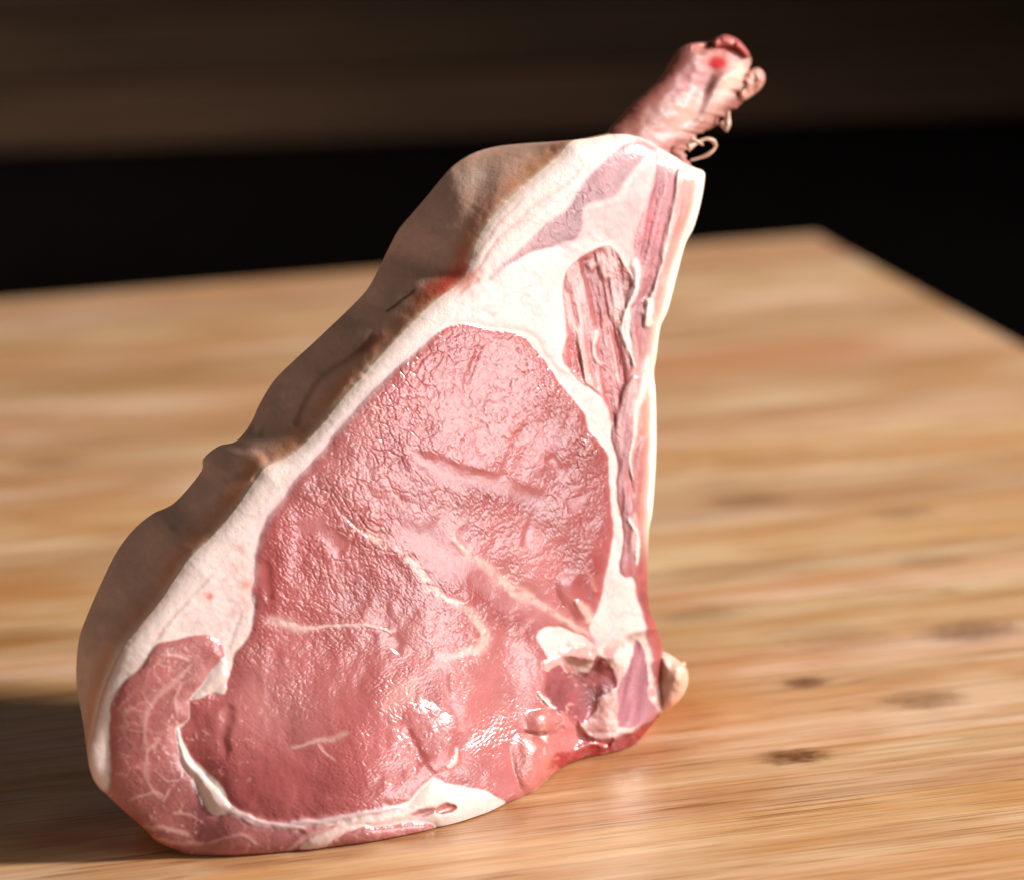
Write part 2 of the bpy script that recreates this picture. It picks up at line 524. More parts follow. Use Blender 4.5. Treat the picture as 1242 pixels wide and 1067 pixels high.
m4 = region(Z(1, (770, 500), (800, 525), (835, 560), (815, 680), (798, 800), (762, 930), (740, 1000), (715, 1090), (745, 1180), (755, 1240), (730, 1290), (705, 1250),
                 (690, 1130), (672, 1065), (690, 960), (685, 880), (690, 800), (715, 720), (740, 640), (765, 560)), 40)
m5 = region(Z(1, (845, 555), (880, 565), (888, 630), (866, 730), (828, 830), (790, 950), (768, 1060), (752, 1080), (752, 1010), (775, 930), (808, 800), (825, 680)), 40)
m5b = region(Z(3, (840, 330), (850, 400), (838, 480), (820, 500), (812, 420), (822, 350)), 30)
m5c = region(Z(3, (830, 530), (845, 560), (825, 680), (815, 790), (850, 850), (848, 1060)) + Z(4, (752, 100), (752, 240), (765, 330), (795, 400), (805, 470), (802, 560), (790, 640), (775, 540), (755, 400),
             (725, 290), (712, 200), (716, 40)) + Z(3, (808, 900), (790, 850), (785, 740), (800, 620)), 30)
d1 = region(Z(4, (350, 585), (385, 560), (430, 592), (510, 582), (540, 530), (575, 540), (610, 575), (618, 640), (565, 680), (545, 740), (485, 785), (430, 760), (380, 735), (345, 660)), 30)
d2 = region(Z(4, (710, 455), (738, 520), (750, 620), (752, 690), (780, 735), (720, 785), (642, 800), (630, 740), (632, 660), (655, 600), (690, 530)), 30)
recess = region(Z(4, (345, 850), (410, 800), (400, 740), (440, 760), (490, 800), (540, 850), (620, 850), (590, 880), (520, 870), (430, 920), (370, 940)), 30)
crust = region(Z(4, (365, 920), (440, 895), (520, 868), (600, 862), (650, 835), (720, 795), (800, 735), (850, 740), (760, 840), (640, 970), (360, 1010)), 30)
fatb = region(Z(6, (690, 850), (740, 792), (788, 748), (812, 772), (870, 790), (950, 805), (1010, 815), (1050, 845), (1010, 930), (880, 985), (800, 950), (780, 915), (720, 900), (600, 922), (500, 932),
                   (430, 965), (380, 1010), (330, 1020), (305, 990), (400, 935), (500, 898), (600, 878)), 30)
hole = region(Z(6, (790, 862), (830, 838), (870, 850), (855, 872), (800, 885)), 20)
hole2 = region(Z(6, (705, 880), (750, 858), (800, 865), (760, 888), (720, 892)), 20)
lump = region(Z(4, (320, 560), (340, 510), (400, 488), (450, 468), (520, 488), (542, 530), (500, 560), (512, 582), (470, 592), (430, 588), (400, 555), (350, 578)), 30)
fatc = region(Z(4, (632, 650), (638, 760), (644, 828), (590, 835), (520, 835), (480, 795), (530, 762), (562, 720), (548, 690), (590, 668)), 30)
w1 = region(Z(7, (580, 310), (592, 370), (562, 412), (500, 452), (465, 455), (495, 412), (540, 350)), 30)
w2 = region(Z(7, (412, 548), (424, 552), (438, 602), (462, 660), (520, 728), (566, 775), (606, 826), (592, 848), (550, 852), (512, 815), (492, 762), (468, 722), (438, 682), (422, 622)), 30)
f0 = region(Z(2, (500, 740), (560, 640), (650, 590), (700, 540), (760, 502), (830, 476), (880, 470), (896, 505), (884, 565), (890, 640), (900, 720), (905, 800), (905, 880), (930, 930),
                 (890, 920), (850, 880), (800, 800), (740, 772), (640, 755), (540, 745)), 30)
flap = region(Z(4, (262, 826), (330, 838), (384, 822), (410, 785), (400, 760), (370, 745), (300, 735), (230, 760)), 30)
lobe = region(Z(4, (236, 825), (290, 838), (340, 868), (374, 930), (370, 990), (340, 1040), (290, 1085), (245, 1070), (205, 980), (188, 900)), 30)
oval = region(Z(6, (668, 545), (700, 482), (760, 470), (820, 500), (860, 560), (872, 630), (850, 700), (800, 735), (760, 712), (735, 660), (695, 600)), 40)
bean = region(Z(4, (380, 230), (400, 190), (450, 168), (495, 180), (502, 260), (515, 350), (470, 372), (430, 335), (398, 290)), 30)

# ------------------------------------------------------------------ height (millimetres) and colour of the cut face
bx = np.array([134, 180, 235, 280, 330, 395, 450, 520, 558, 596, 631, 665, 701, 746, 790, 834])
by = np.array([967, 1008, 1039, 1040, 1037, 1030, 1023, 1015, 1010, 992, 971, 944, 930, 923, 880, 850])
gp = on_board(bx, by)
Hb = (gp - P0) @ N
Hb[7:12] = [0.0200, 0.0190, 0.0165, 0.0130, 0.0080]              # this end is undercut and clears the board by a few millimetres
Hb[0], Hb[1] = -0.006, -0.002
Hb[-2], Hb[-1] = Hb[-3] - 0.002, Hb[-3] - 0.003
ybot = np.interp(X, bx, by); hb = np.interp(X, bx, Hb)
for _ in range(2):                                               # soften the interpolation across x
    hb = (np.roll(hb, 9, 1) + np.roll(hb, -9, 1) + np.roll(hb, 4, 1) + np.roll(hb, -4, 1) + hb) / 5
    hb[:, :12] = hb[:, 12:13]; hb[:, -12:] = hb[:, -13:-12]
up = np.clip(ybot - Y, 0, None)
H = 1000 * hb * np.exp(-(up / (190.0 - 60 * sst(540, 640, X))) ** 2)
H += 5.0 * np.exp(-(((X - 520) / 190) ** 2 + ((Y - 640) / 230) ** 2))               # gentle swell of the eye
H -= np.clip((260 - Y) / 100, 0, None) ** 2 * 3.0
rimd = poly_dist(X, Y, rim_line[::3], False)
H -= 1.9 * np.exp(-rimd / 4.5) + 0.5 * np.exp(-(rimd / 20.0) ** 2)
H -= 3.0 * np.exp(-dO / 6.0) * (1 - np.exp(-rimd / 20.0))


def bulge(d, h, wd):
    return h * (1 - np.exp(-np.clip(d, 0, None) / wd))


def paint(C, d, col, soft=1.6):
    k = sst(-soft, soft, d)[..., None]
    return C * (1 - k) + np.asarray(col, float) * k


n_lo = fbm(X / 90, Y / 90, 21, 3); n_mid = fbm(X / 28, Y / 28, 22, 3); n_hi = fbm(X / 7, Y / 7, 23, 3)
FAT = np.array([0.66, 0.53, 0.495])
C = np.ones(X.shape + (3,)) * FAT
C = C * (1 + n_mid[..., None] * np.array([0.06, 0.14, 0.17])) + n_hi[..., None] * 0.03
isfat = np.ones(X.shape)
AMP = np.zeros(X.shape)                                          # strength of the fibre creasing
RO = 0.42 + 0.10 * n_mid
PIN = np.zeros(X.shape)


def muscle(d, col, amp, h, wd, rough=0.3, soft=1.6, var=0.25):
    global C, isfat, AMP, RO, H
    k = sst(-soft, soft, d)
    cc = np.asarray(col, float) * (1 + var * (1.2 * n_lo + 0.8 * n_mid + 0.5 * n_hi))[..., None]
    C = C * (1 - k[..., None]) + cc * k[..., None]
    isfat = isfat * (1 - k)
    AMP = AMP * (1 - k) + amp * k
    RO = RO * (1 - k) + rough * k
    H = H + bulge(d, h, wd)


def fat(d, h=0.6, wd=6, col=FAT, soft=1.5, rough=0.36, strength=1.0):
    global C, isfat, AMP, RO, H
    k = sst(-soft, soft, d) * strength
    C = C * (1 - k[..., None]) + np.asarray(col, float) * (1 + 0.12 * n_mid[..., None] + 0.08 * n_hi[..., None]) * k[..., None]
    isfat = np.maximum(isfat, k)
    AMP = AMP * (1 - k); RO = RO * (1 - k) + rough * k
    H = H + bulge(d, h, wd)


# the outer strip of fat is whiter; grooves run along it
k = np.exp(-(rimd / 30) ** 2)[..., None]
C = C * (1 - 0.6 * k) + np.array([0.72, 0.63, 0.595]) * 0.6 * k
k = np.exp(-rimd / 4.0)[..., None]
C = C * (1 - 0.5 * k) + np.array([0.70, 0.45, 0.31]) * 0.5 * k  # peach side of the edge glow, painted into the fat
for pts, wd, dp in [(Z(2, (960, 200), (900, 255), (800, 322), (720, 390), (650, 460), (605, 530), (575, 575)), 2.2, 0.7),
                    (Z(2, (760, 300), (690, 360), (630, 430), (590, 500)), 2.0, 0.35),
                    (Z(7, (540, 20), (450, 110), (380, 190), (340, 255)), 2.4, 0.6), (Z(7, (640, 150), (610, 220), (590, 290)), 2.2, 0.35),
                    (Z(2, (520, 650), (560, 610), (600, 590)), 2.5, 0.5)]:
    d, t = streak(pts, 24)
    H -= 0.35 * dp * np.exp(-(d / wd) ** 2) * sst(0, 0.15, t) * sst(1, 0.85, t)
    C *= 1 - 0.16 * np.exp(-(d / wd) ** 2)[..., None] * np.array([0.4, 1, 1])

muscle(lean, (0.385, 0.105, 0.102), 1.0, 0.5, 9, 0.205)
muscle(cap, (0.40, 0.135, 0.130), 0.6, 1.2, 7, 0.20, var=0.5)
muscle(m1 + 1.5, (0.38, 0.175, 0.19), 0.7, 0.2, 8, 0.33, soft=4, var=0.5)
muscle(m2, (0.38, 0.120, 0.115), 0.8, -0.8, 9, 0.27, var=0.55)
m6 = region([(769, 350), (785, 372), (797, 395), (788, 440), (786, 500), (787, 580), (782, 640), (779, 700), (770, 700), (762, 660), (757, 600), (758, 540), (760, 480), (765, 440), (766, 395)], 30)
muscle(m6 + 2, (0.40, 0.15, 0.14), 0.4, 0.3, 5, 0.3, var=0.4)
m3 = m3 + 4.0; m5c = m5c + 3.5; m5b = m5b + 3; m5 = m5 + 3.5; m4 = m4 + 4; m6 = m6 + 2
muscle(m3, (0.38, 0.140, 0.15), 0.4, 0.7, 5, 0.33)
muscle(m4, (0.37, 0.115, 0.13), 0.5, -0.3, 6, 0.33, soft=3.5, var=0.6)
muscle(m5, (0.42, 0.15, 0.13), 0.4, 0.3, 5, 0.36, soft=4, var=0.6)
muscle(m5b, (0.45, 0.13, 0.09), 0.2, 0.3, 4)
muscle(m5c, (0.34, 0.075, 0.07), 0.5, 0.4, 4, soft=3, var=0.7)
k = (sst(-2, 10, region(Z(1, (490, 690), (600, 650), (690, 550), (765, 490), (760, 600), (725, 690), (695, 800), (685, 900), (650, 880), (600, 820), (520, 800), (440, 850), (430, 900), (400, 830)), 30)) * (0.75 + 0.9 * n_mid))[..., None] * (isfat > 0.5)[..., None]
C = C * (1 - k) + np.array([0.56, 0.37, 0.36]) * k
# flat piece of fat above the eye stands slightly proud, with a crisp edge
H += bulge(f0, 0.3, 5.0)
C = paint(C, f0 - 1, np.array([0.67, 0.565, 0.53]) * (1 + 0.03 * n_mid[..., None]))
# chine corner at the lower right, set back
set_back = region([(680, 800), (740, 800), (760, 770), (820, 780), (840, 960), (672, 960), (676, 905), (684, 880), (668, 850)], 40)
H -= bulge(set_back, 4.0, 9)
d1 = d1 + 2.0
muscle(d1, (0.25, 0.060, 0.068), 1.3, -0.7, 6, 0.2, var=0.9)
d2 = d2 + 1.5
muscle(d2, (0.36, 0.130, 0.160), 0.0, -0.4, 5, 0.28)
muscle(recess, (0.42, 0.130, 0.125), 0.1, -3.2, 6, 0.25)
muscle(crust, (0.27, 0.026, 0.026), 0.25, -2.2, 8, 0.25, soft=4, var=1.1)
k = (sst(0.05, 0.3, fbm(X / 16, Y / 9, 141, 3)) * sst(0, 6, crust))[..., None]
C = C * (1 - k) + np.array([0.50, 0.13, 0.11]) * k
fat(lump - 2.5 + 8 * n_hi, 0.8, 6, (0.50, 0.31, 0.275)); fat(fatc - 2 + 6 * n_hi, 0.6, 6, (0.60, 0.43, 0.385))
fat(w1, 0.6, 6); fat(w2, 1.2, 6)
fat(fatb, 0.9, 8, (0.64, 0.49, 0.44))
muscle(hole, (0.45, 0.14, 0.12), 0.1, -1.2, 4); muscle(hole2, (0.42, 0.17, 0.16), 0.1, -0.8, 4)
k = (sst(-0.05, 0.16, fbm(X / 13, Y / 17, 171, 4)) * rough_zone * isfat * 0.85)[..., None]
C = C * (1 - k) + np.array([0.46, 0.20, 0.19]) * k
# torn flap and lobe beside the chine corner
H += bulge(flap, 2.8, 6) * sst(632, 664, X); muscle(flap - 4, (0.46, 0.145, 0.130), 0.6, 0, 5, 0.27, soft=6)
H += bulge(lobe, 3.2, 10) * sst(612, 658, X); muscle(lobe - 4, (0.45, 0.14, 0.125), 0.9, 0, 5, 0.27, soft=6)
d, t = streak(Z(4, (250, 830), (330, 842), (385, 826), (412, 790)), 20, False)
H -= 1.1 * np.exp(-(d / 3.0) ** 2)
d, t = streak(Z(4, (190, 890), (205, 960), (235, 1050)), 20, False)
H -= 0.35 * np.exp(-(d / 4) ** 2)
H += bulge(oval, 0.7, 12); H += bulge(bean, 1.0, 9)
AMP *= 1 - 0.35 * sst(0, 6, oval); AMP *= 1 - 0.8 * sst(0, 5, bean)

# striations of the chine patch
sx = (X - 760) * 0.985 + (Y - 830) * 0.17
st = 3.4 * fbm(sx / 6.0, (Y - 0.17 * X) / 70.0, 71, 3) * sst(-1, 4, d2)
C = C * (1 + st[..., None] * np.array([0.22, 0.45, 0.35])); H += 0.12 * st
# strands in the rib muscle and side strips
for msk, ang, fr, hh, cs in ((m2, R(80), 0.42, 0.30, 0.35), (m4, R(101), 0.40, 0.16, 0.22), (m3, R(95), 0.5, 0.12, 0.2), (m5, R(105), 0.45, 0.14, 0.25)):
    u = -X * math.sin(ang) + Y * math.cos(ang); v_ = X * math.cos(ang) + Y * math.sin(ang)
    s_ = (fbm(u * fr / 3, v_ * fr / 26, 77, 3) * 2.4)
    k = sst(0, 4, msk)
    H += hh * 1.6 * s_ * k
    pale = sst(0.12, 0.5, s_) * k
    C = C * (1 - 0.75 * cs * 2 * pale[..., None]) + np.array([0.80, 0.56, 0.52]) * (0.75 * cs * 2 * pale)[..., None]
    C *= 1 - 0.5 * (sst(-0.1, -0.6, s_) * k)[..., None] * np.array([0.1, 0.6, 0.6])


def seam(pts, wd, raise_, col=FAT, strength=1.0, taper=0.12, wob=True, breakup=0.0):
    """a thread of fat or membrane; wd may be a list along its length"""
    global C, isfat, AMP, RO, H
    d, t = streak(pts, 40, wob)
    ww = np.interp(t, np.linspace(0, 1, len(wd)), wd) if isinstance(wd, (list, tuple)) else wd
    e = sst(0, taper, t + 0.02) * sst(1, 1 - taper, t - 0.02) if taper else 1.0
    ww = ww * (1 + 0.9 * n_hi + 0.9 * n_mid)
    k = np.exp(-(d / np.maximum(ww, 0.3)) ** 2) * e
    k = k * np.clip(1 - breakup * sst(-0.15, 0.35, 0.6 * n_mid + 0.9 * n_hi), 0, 1)
    kk = np.clip(k * 1.25, 0, 1) * strength
    C = C * (1 - kk[..., None]) + np.asarray(col) * kk[..., None]
    isfat = np.maximum(isfat, kk * (1 if strength > 0.7 else 0.3))
    AMP = AMP * (1 - 0.8 * kk)
    H = H + raise_ * k


def groove(pts, wd, depth, smooth_w=0.0, tint=0.0):
    global H, AMP, C
    d, t = streak(pts, 60)
    e = sst(0, 0.15, t + 0.01) * sst(1, 0.85, t - 0.01)
    wv = wd * (1 + 0.9 * n_mid + 0.7 * n_hi)
    H = H - (0.12 if wd >= 7 else 0.28) * depth * np.exp(-(d / np.maximum(wv, 1.5)) ** 2) * e * (0.75 + n_mid)
    if smooth_w:
        AMP = AMP * (1 - 0.92 * np.exp(-(d / (smooth_w * (1.15 + 1.6 * n_mid))) ** 4) * e)
    if tint:
        C = C * (1 - tint * np.exp(-(d / wd) ** 2)[..., None] * e[..., None] * np.array([0.5, 1, 1]))


MEM = (0.56, 0.36, 0.37)
seam(membrane_left[:-4], [2.5, 5.5, 4.5, 5, 3], -0.12, MEM, 0.6, 0.05)
S1 = Z(5, (440, 690), (480, 740), (560, 790), (640, 840), (720, 900), (760, 950), (800, 990)) + Z(6, (760, 60), (830, 100), (900, 140), (940, 180), (968, 230), (955, 278), (900, 300), (840, 318), (790, 288))
seam(S1, [2, 3, 5, 6, 6, 5, 5, 6, 7, 6, 5], 0.08, (0.66, 0.41, 0.36), 0.85, breakup=0.9)
S2 = Z(5, (830, 770), (900, 860), (970, 910), (1060, 980), (1130, 1020)) + Z(4, (200, 262), (300, 302), (380, 350), (450, 390), (510, 430), (545, 475))
seam(S2, [2, 4, 6, 7, 6, 5, 4, 5, 6], 0.08, (0.66, 0.41, 0.36), 0.85, breakup=0.9)
seam(Z(6, (170, 200), (200, 182), (260, 192), (300, 215), (370, 205), (430, 196), (520, 200), (600, 210), (650, 225)), [4, 6, 5, 3, 2.4, 2.2, 2.2, 1.8, 1], 0.12, (0.64, 0.44, 0.41), 0.8, breakup=0.6)
seam(Z(6, (270, 636), (330, 628), (372, 612), (420, 612), (455, 594), (495, 592)), [1.5, 2.5, 4, 3], 0.1, (0.58, 0.35, 0.31), 0.65, breakup=0.8)
seam(Z(6, (370, 620), (390, 650), (440, 690)), [1.5, 1.2, 1], 0.2, (0.72, 0.44, 0.38), 0.6)
seam(Z(6, (730, 380), (700, 420), (660, 460), (600, 500)), [5, 12, 12, 5], 0.1, (0.60, 0.33, 0.28), 0.5, breakup=0.3)
seam(Z(6, (870, 640), (860, 690), (830, 720)), [1.5, 3, 2], 0.5, (0.78, 0.56, 0.5), 0.8)
seam(Z(6, (1160, 440), (1190, 480), (1225, 500)), [1.5, 4, 2], 0.7, (0.8, 0.58, 0.52), 0.85)
seam(Z(4, (330, 690), (350, 715), (378, 732)), [2, 3.5, 2], 0.6, (0.8, 0.6, 0.54), 0.8)
seam(Z(4, (460, 290), (500, 330), (520, 385)), [3, 5, 6], 0.6, (0.78, 0.52, 0.45), 0.7)
seam(Z(4, (490, 150), (520, 200), (540, 260)), [2, 3.5, 2], 0.3, (0.70, 0.36, 0.33), 0.5)
# membrane above the bottom strip and its grey-violet tone
seam(Z(7, (592, 850), (720, 890), (850, 905)) + Z(6, (280, 918), (400, 900), (500, 880), (600, 868), (700, 848)), [4, 5, 4, 5, 4, 4, 3], 0.5, (0.56, 0.36, 0.36), 0.8)
# white threads of the side strips
seam(Z(1, (840, 545), (818, 680), (802, 800), (765, 930), (742, 1000), (722, 1065)), [1.5, 1.6, 1.6, 1.8, 2.5], 0.5, (0.80, 0.62, 0.60), 0.8)
seam(Z(1, (680, 860), (690, 930), (672, 1000)) + Z(3, (738, 40), (750, 130), (778, 200), (792, 240)), [5, 4, 3, 3.5, 3, 2], 0.7, (0.82, 0.66, 0.62), 0.9)
seam(Z(3, (842, 170), (838, 280), (803, 400), (794, 500), (778, 600), (790, 700)), [3, 5, 3, 2.6, 2, 1.5], 0.6, FAT, 0.95)
seam(Z(3, (756, 850), (790, 905), (802, 950), (796, 1050)), [2.2, 2.2, 2, 1.6], 0.5, (0.80, 0.63, 0.60), 0.85)
seam(Z(2, (1205, 660), (1195, 720), (1190, 760)), [3, 5, 3], 0.7, (0.84, 0.72, 0.66), 0.9)
seam(Z(2, (990, 560), (1030, 520), (1050, 590)), [4, 7, 4], 0.5, (0.74, 0.48, 0.45), 0.6)
seam(Z(2, (1010, 830), (1020, 780), (1005, 860), (1040, 900)), [1.5, 3, 2, 1.5], 0.4, (0.80, 0.58, 0.54), 0.7)
# marbling of the cap muscle
for pts, wd in [(Z(7, (470, 325), (430, 372), (350, 440), (310, 500), (300, 560), (312, 640), (312, 705), (332, 775), (375, 805)), [2.2, 2.8, 2.8, 2.8, 2.6, 2.4, 1.6]),
                (Z(7, (300, 445), (318, 470), (330, 490)), 1.4), (Z(7, (352, 585), (335, 615), (305, 640)), 1.8), (Z(7, (345, 640), (330, 615)), 1.6),
                (Z(7, (455, 325), (410, 300), (355, 300)), 1.5), (Z(7, (245, 810), (330, 780), (375, 790)), 1.6), (Z(7, (395, 765), (370, 810)), 1.4),
                (Z(7, (340, 700), (390, 740), (430, 730)), 1.2), (Z(7, (230, 560), (280, 570), (300, 565)), 1.1), (Z(7, (205, 640), (260, 660)), 1.0),
                (Z(7, (300, 900), (380, 905), (460, 930)), 3), (Z(7, (330, 935), (420, 960), (520, 955)), 2.2), (Z(7, (520, 960), (640, 930), (700, 960)), 2.0),
                (Z(7, (430, 400), (405, 460), (420, 520)), 1.6), (Z(7, (250, 480), (290, 500)), 1.0), (Z(7, (400, 850), (470, 860), (510, 890)), 1.6), (Z(7, (800, 980), (860, 940), (960, 900)), 3)]:
    seam(pts, wd, 0.10, (0.58, 0.33, 0.29), 0.62, 0.1)
cell = worley((X + 8 * n_mid) / 22, (Y + 8 * n_hi) / 22, 44)
k = sst(0.20, 0.02, cell[1] - cell[0]) * sst(3, 8, cap) * sst(-0.25, 0.15, n_lo + 0.3 * n_mid)
C = C * (1 - 0.5 * k[..., None]) + np.array([0.62, 0.36, 0.33]) * 0.5 * k[..., None]

# creases and smooth valleys of the eye
for pts, wd, dp, sm in [
        (Z(3, (170, 80), (140, 150), (110, 220), (80, 290)), 3.5, 0.5, 0), (Z(3, (350, 460), (290, 540), (260, 620), (240, 700)), 4, 0.65, 0),
        (Z(3, (590, 500), (550, 600), (500, 700)), 4, 0.6, 0), (Z(3, (430, 590), (470, 650), (480, 720)), 5, 0.6, 7),
        (Z(5, (700, 440), (740, 520), (850, 565), (1000, 605), (1100, 645)) + Z(3, (380, 775), (470, 800)), 9, 1.0, 10),
        (Z(5, (640, 720), (720, 790), (850, 870), (960, 950), (1060, 1030)) + Z(4, (230, 300), (330, 360), (390, 400)), 14, 1.6, 17),
        (Z(3, (360, 830), (345, 900), (340, 980)), 4, 0.7, 6), (Z(3, (540, 760), (560, 830)), 9, 0.8, 10),
        (Z(5, (180, 880), (190, 960), (200, 1040)), 6, 0.7, 6), (Z(5, (280, 760), (350, 760), (420, 800), (480, 850)), 12, 0.8, 11),
        (Z(6, (830, 330), (830, 400), (842, 470), (872, 530), (905, 600), (885, 660)), 5, 1.0, 6), (Z(6, (690, 570), (730, 640), (760, 695)), 4.5, 1.0, 0),
        (Z(6, (655, 560), (690, 640), (740, 720)), 4, 0.6, 0), (Z(6, (640, 230), (660, 270), (640, 300)), 5, 0.6, 6),
        (Z(7, (600, 470), (590, 540), (578, 600), (600, 650)), 6, 1.6, 7), (Z(7, (440, 640), (520, 650), (600, 640)), 6, 0.9, 0),
        (Z(6, (60, 400), (150, 480), (200, 560)), 16, 0.6, 0), (Z(6, (80, 760), (220, 780), (400, 770), (560, 790)), 16, 0.8, 0),
        (Z(6, (250, 420), (300, 520), (360, 570)), 14, 0.3, 0), (Z(4, (555, 90), (580, 180), (560, 280)), 5, 0.6, 7),
        (Z(5, (620, 480), (600, 560), (640, 620), (700, 690)), 4, 0.4, 0), (Z(5, (880, 200), (900, 260), (880, 330)), 3, 0.4, 0),
        (Z(5, (960, 100), (930, 180), (900, 260)), 3, 0.4, 0)]:
    groove(pts, wd, dp, sm)

# lean tones: deeper towards the rib, paler in patches, shade of the valleys painted in
for (cx_, cy_, rx_, ry_, rot, mul) in [(708, 560, 42, 110, -0.15, (0.74, 0.56, 0.56)), (712, 690, 30, 50, -0.2, (0.72, 0.48, 0.48)), 
                                  (500, 690, 90, 17, 0.68, (0.76, 0.56, 0.56)), (600, 735, 95, 16, 0.66, (0.72, 0.50, 0.50)), (580, 592, 100, 13, 0.33, (0.74, 0.54, 0.54)), (440, 720, 70, 20, 0.2, (0.88, 0.76, 0.76)), (340, 680, 25, 70, 0.15, (0.92, 0.76, 0.76)),
                                  (360, 940, 110, 34, 0.0, (0.98, 0.92, 0.92)), (290, 880, 40, 40, 0, (1.0, 1.02, 1.02)), (340, 860, 60, 50, 0.4, (1.06, 1.2, 1.2)), (600, 850, 55, 80, 0.3, (1.10, 1.28, 1.26)), (430, 560, 80, 60, -0.7, (1.06, 1.3, 1.3)), (330, 850, 60, 60, 0.0, (1.08, 1.3, 1.3)), (520, 800, 60, 40, 0.3, (1.06, 1.25, 1.25)),
                                  (560, 430, 60, 40, 0, (0.95, 0.84, 0.86)), (470, 760, 60, 30, 0.1, (1.06, 1.2, 1.2)), (530, 900, 30, 45, -0.3, (0.92, 0.78, 0.78))]:
    dx_, dy_ = WX - cx_, WY - cy_
    u_, v_ = dx_ * math.cos(rot) + dy_ * math.sin(rot), -dx_ * math.sin(rot) + dy_ * math.cos(rot)
    k = (np.exp(-((u_ / rx_) ** 2 + (v_ / ry_) ** 2)) * sst(0, 5, lean) * (1 - np.clip(isfat, 0, 1)))[..., None]
    C = C * (1 - k + k * np.array(mul))

# fibre bundles: crease networks whose grain turns across the cut
zx, zy = X + 9 * fbm(X / 36, Y / 36, 31, 3), Y + 9 * fbm(X / 36, Y / 36, 33, 3)


def bundle(ang, sx_, sy_, seed):
    u = (zx * math.cos(ang) + zy * math.sin(ang)) / sx_; v = (-zx * math.sin(ang) + zy * math.cos(ang)) / sy_
    f1, f2 = worley(u, v, seed)
    return np.clip((f2 - f1) * 2.2, 0, 1)


wl_ = sst(640, 500, X + 0.55 * (Y - 560))                        # left part: rounder cells; right part: long steep fibres
lo = sst(700, 790, Y - 0.15 * (X - 480))
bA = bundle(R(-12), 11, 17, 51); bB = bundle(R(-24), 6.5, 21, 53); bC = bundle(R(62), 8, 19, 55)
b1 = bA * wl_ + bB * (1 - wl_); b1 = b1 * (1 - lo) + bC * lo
sA = bundle(R(-14), 4.6, 7.5, 61); sB = bundle(R(-30), 3.4, 9.5, 63); sC = bundle(R(50), 4.0, 8.5, 65)
b2 = sA * wl_ + sB * (1 - wl_); b2 = b2 * (1 - lo) + sC * lo
patch = 0.45 + 1.9 * np.clip(fbm(X / 60, Y / 60, 81, 3) + 0.15, 0, 0.5)
wr = AMP * patch
swell = fbm(X / 34, Y / 42, 87, 3)
H += AMP * 0.7 * swell + 0.9 * n_lo * (1 - isfat)
# soften the traced relief a little so that no step is vertical, then lay the creasing over it
for _ in range(2):
    Hp = np.pad(H, 1, mode='edge')
    H = (Hp[1:-1, 1:-1] * 4 + Hp[:-2, 1:-1] + Hp[2:, 1:-1] + Hp[1:-1, :-2] + Hp[1:-1, 2:]) / 8
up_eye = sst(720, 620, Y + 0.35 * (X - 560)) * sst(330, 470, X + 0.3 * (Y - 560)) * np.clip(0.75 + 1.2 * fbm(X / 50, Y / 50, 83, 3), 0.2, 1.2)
H += wr * ((0.045 + 0.14 * up_eye) * sst(0.0, 0.30, b1) + 0.095 * sst(0, 0.5, b2) + 0.07 * n_hi)
H += isfat * (0.12 * n_hi + 0.35 * n_mid)
vein = np.exp(-(fbm(X / 26, Y / 26, 161, 3) / 0.035) ** 2) * isfat * sst(10, 30, rimd)
C = C * (1 - 0.16 * vein[..., None] * np.array([0.2, 0.9, 0.8]))
C *= 1 - (0.22 * up_eye * AMP * sst(0.35, 0.0, b1))[..., None] * np.array([0.6, 1, 1])  # creases also darkened in the colour, deepening their shade
# pale flecks of fat between the bundles
fl = sst(0.20, 0.34, fbm(X / 5.5, Y / 5.5, 93, 2)) * sst(-0.02, 0.22, fbm(X / 70, Y / 70, 95, 2)) * sst(0.2, 0.6, AMP)
C = C * (1 - 0.35 * fl[..., None]) + np.array([0.76, 0.50, 0.44]) * 0.35 * fl[..., None]
H += 0.10 * fl
# small red specks on the fat, lower left, and pink blush where rind meets fat
for (sx_, sy_, rr, ss) in [(255, 723, 4.5, 0.9), (247, 720, 3.0, 0.5), (299, 708, 6, 0.6), (273, 702, 4, 0.35), (291, 663, 5, 0.3), (284, 690, 9, 0.2), (571, 336, 9, 0.5), (560, 345, 12, 0.5), (584, 330, 5, 0.35), (300, 735, 6, 0.2)]:
    k = np.exp(-((X - sx_) ** 2 + (Y - sy_) ** 2) / rr ** 2 * (1 + 1.4 * n_hi)) * ss
    C = C * (1 - k[..., None]) + np.array([0.62, 0.14, 0.07]) * k[..., None]
k = np.exp(-dO / 3.0) * sst(700, 840, Y) * sst(560, 400, X) * 0.6                     # blood-tinged lower edge
C = C * (1 - k[..., None]) + np.array([0.52, 0.13, 0.08]) * k[..., None]
k = np.exp(-dO / 9.0) * sst(150, 230, Y) * sst(700, 620, Y) * sst(740, 800, X)           # creamy edge on the right
C = C * (1 - k[..., None]) + np.array([0.86, 0.72, 0.58]) * k[..., None]
C = np.clip(C, 0.012, 0.90)

P = on_plane(X, Y, H / 1000.0)
P[..., 2] = np.maximum(P[..., 2], 0.0004)
du_ = np.gradient(P, axis=1); dv_ = np.gradient(P, axis=0)
NM = np.cross(dv_, du_)
NM /= np.linalg.norm(NM, axis=-1, keepdims=True) + 1e-12
if (NM[300, 300] @ N) < 0:
    NM = -NM

# ------------------------------------------------------------------ flesh material (colour, gloss and depth of scattering come with the mesh)
m = NT('raw_flesh')
ca = m.add('ShaderNodeAttribute', attribute_name='tissue').outputs['Color']
ra = m.add('ShaderNodeAttribute', attribute_name='gloss').outputs['Fac']
sa = m.add('ShaderNodeAttribute', attribute_name='scatter').outputs['Fac']
oc = m.add('ShaderNodeTexCoord').outputs['Object']
za = m.add('ShaderNodeAttribute', attribute_name='zone').outputs['Fac']


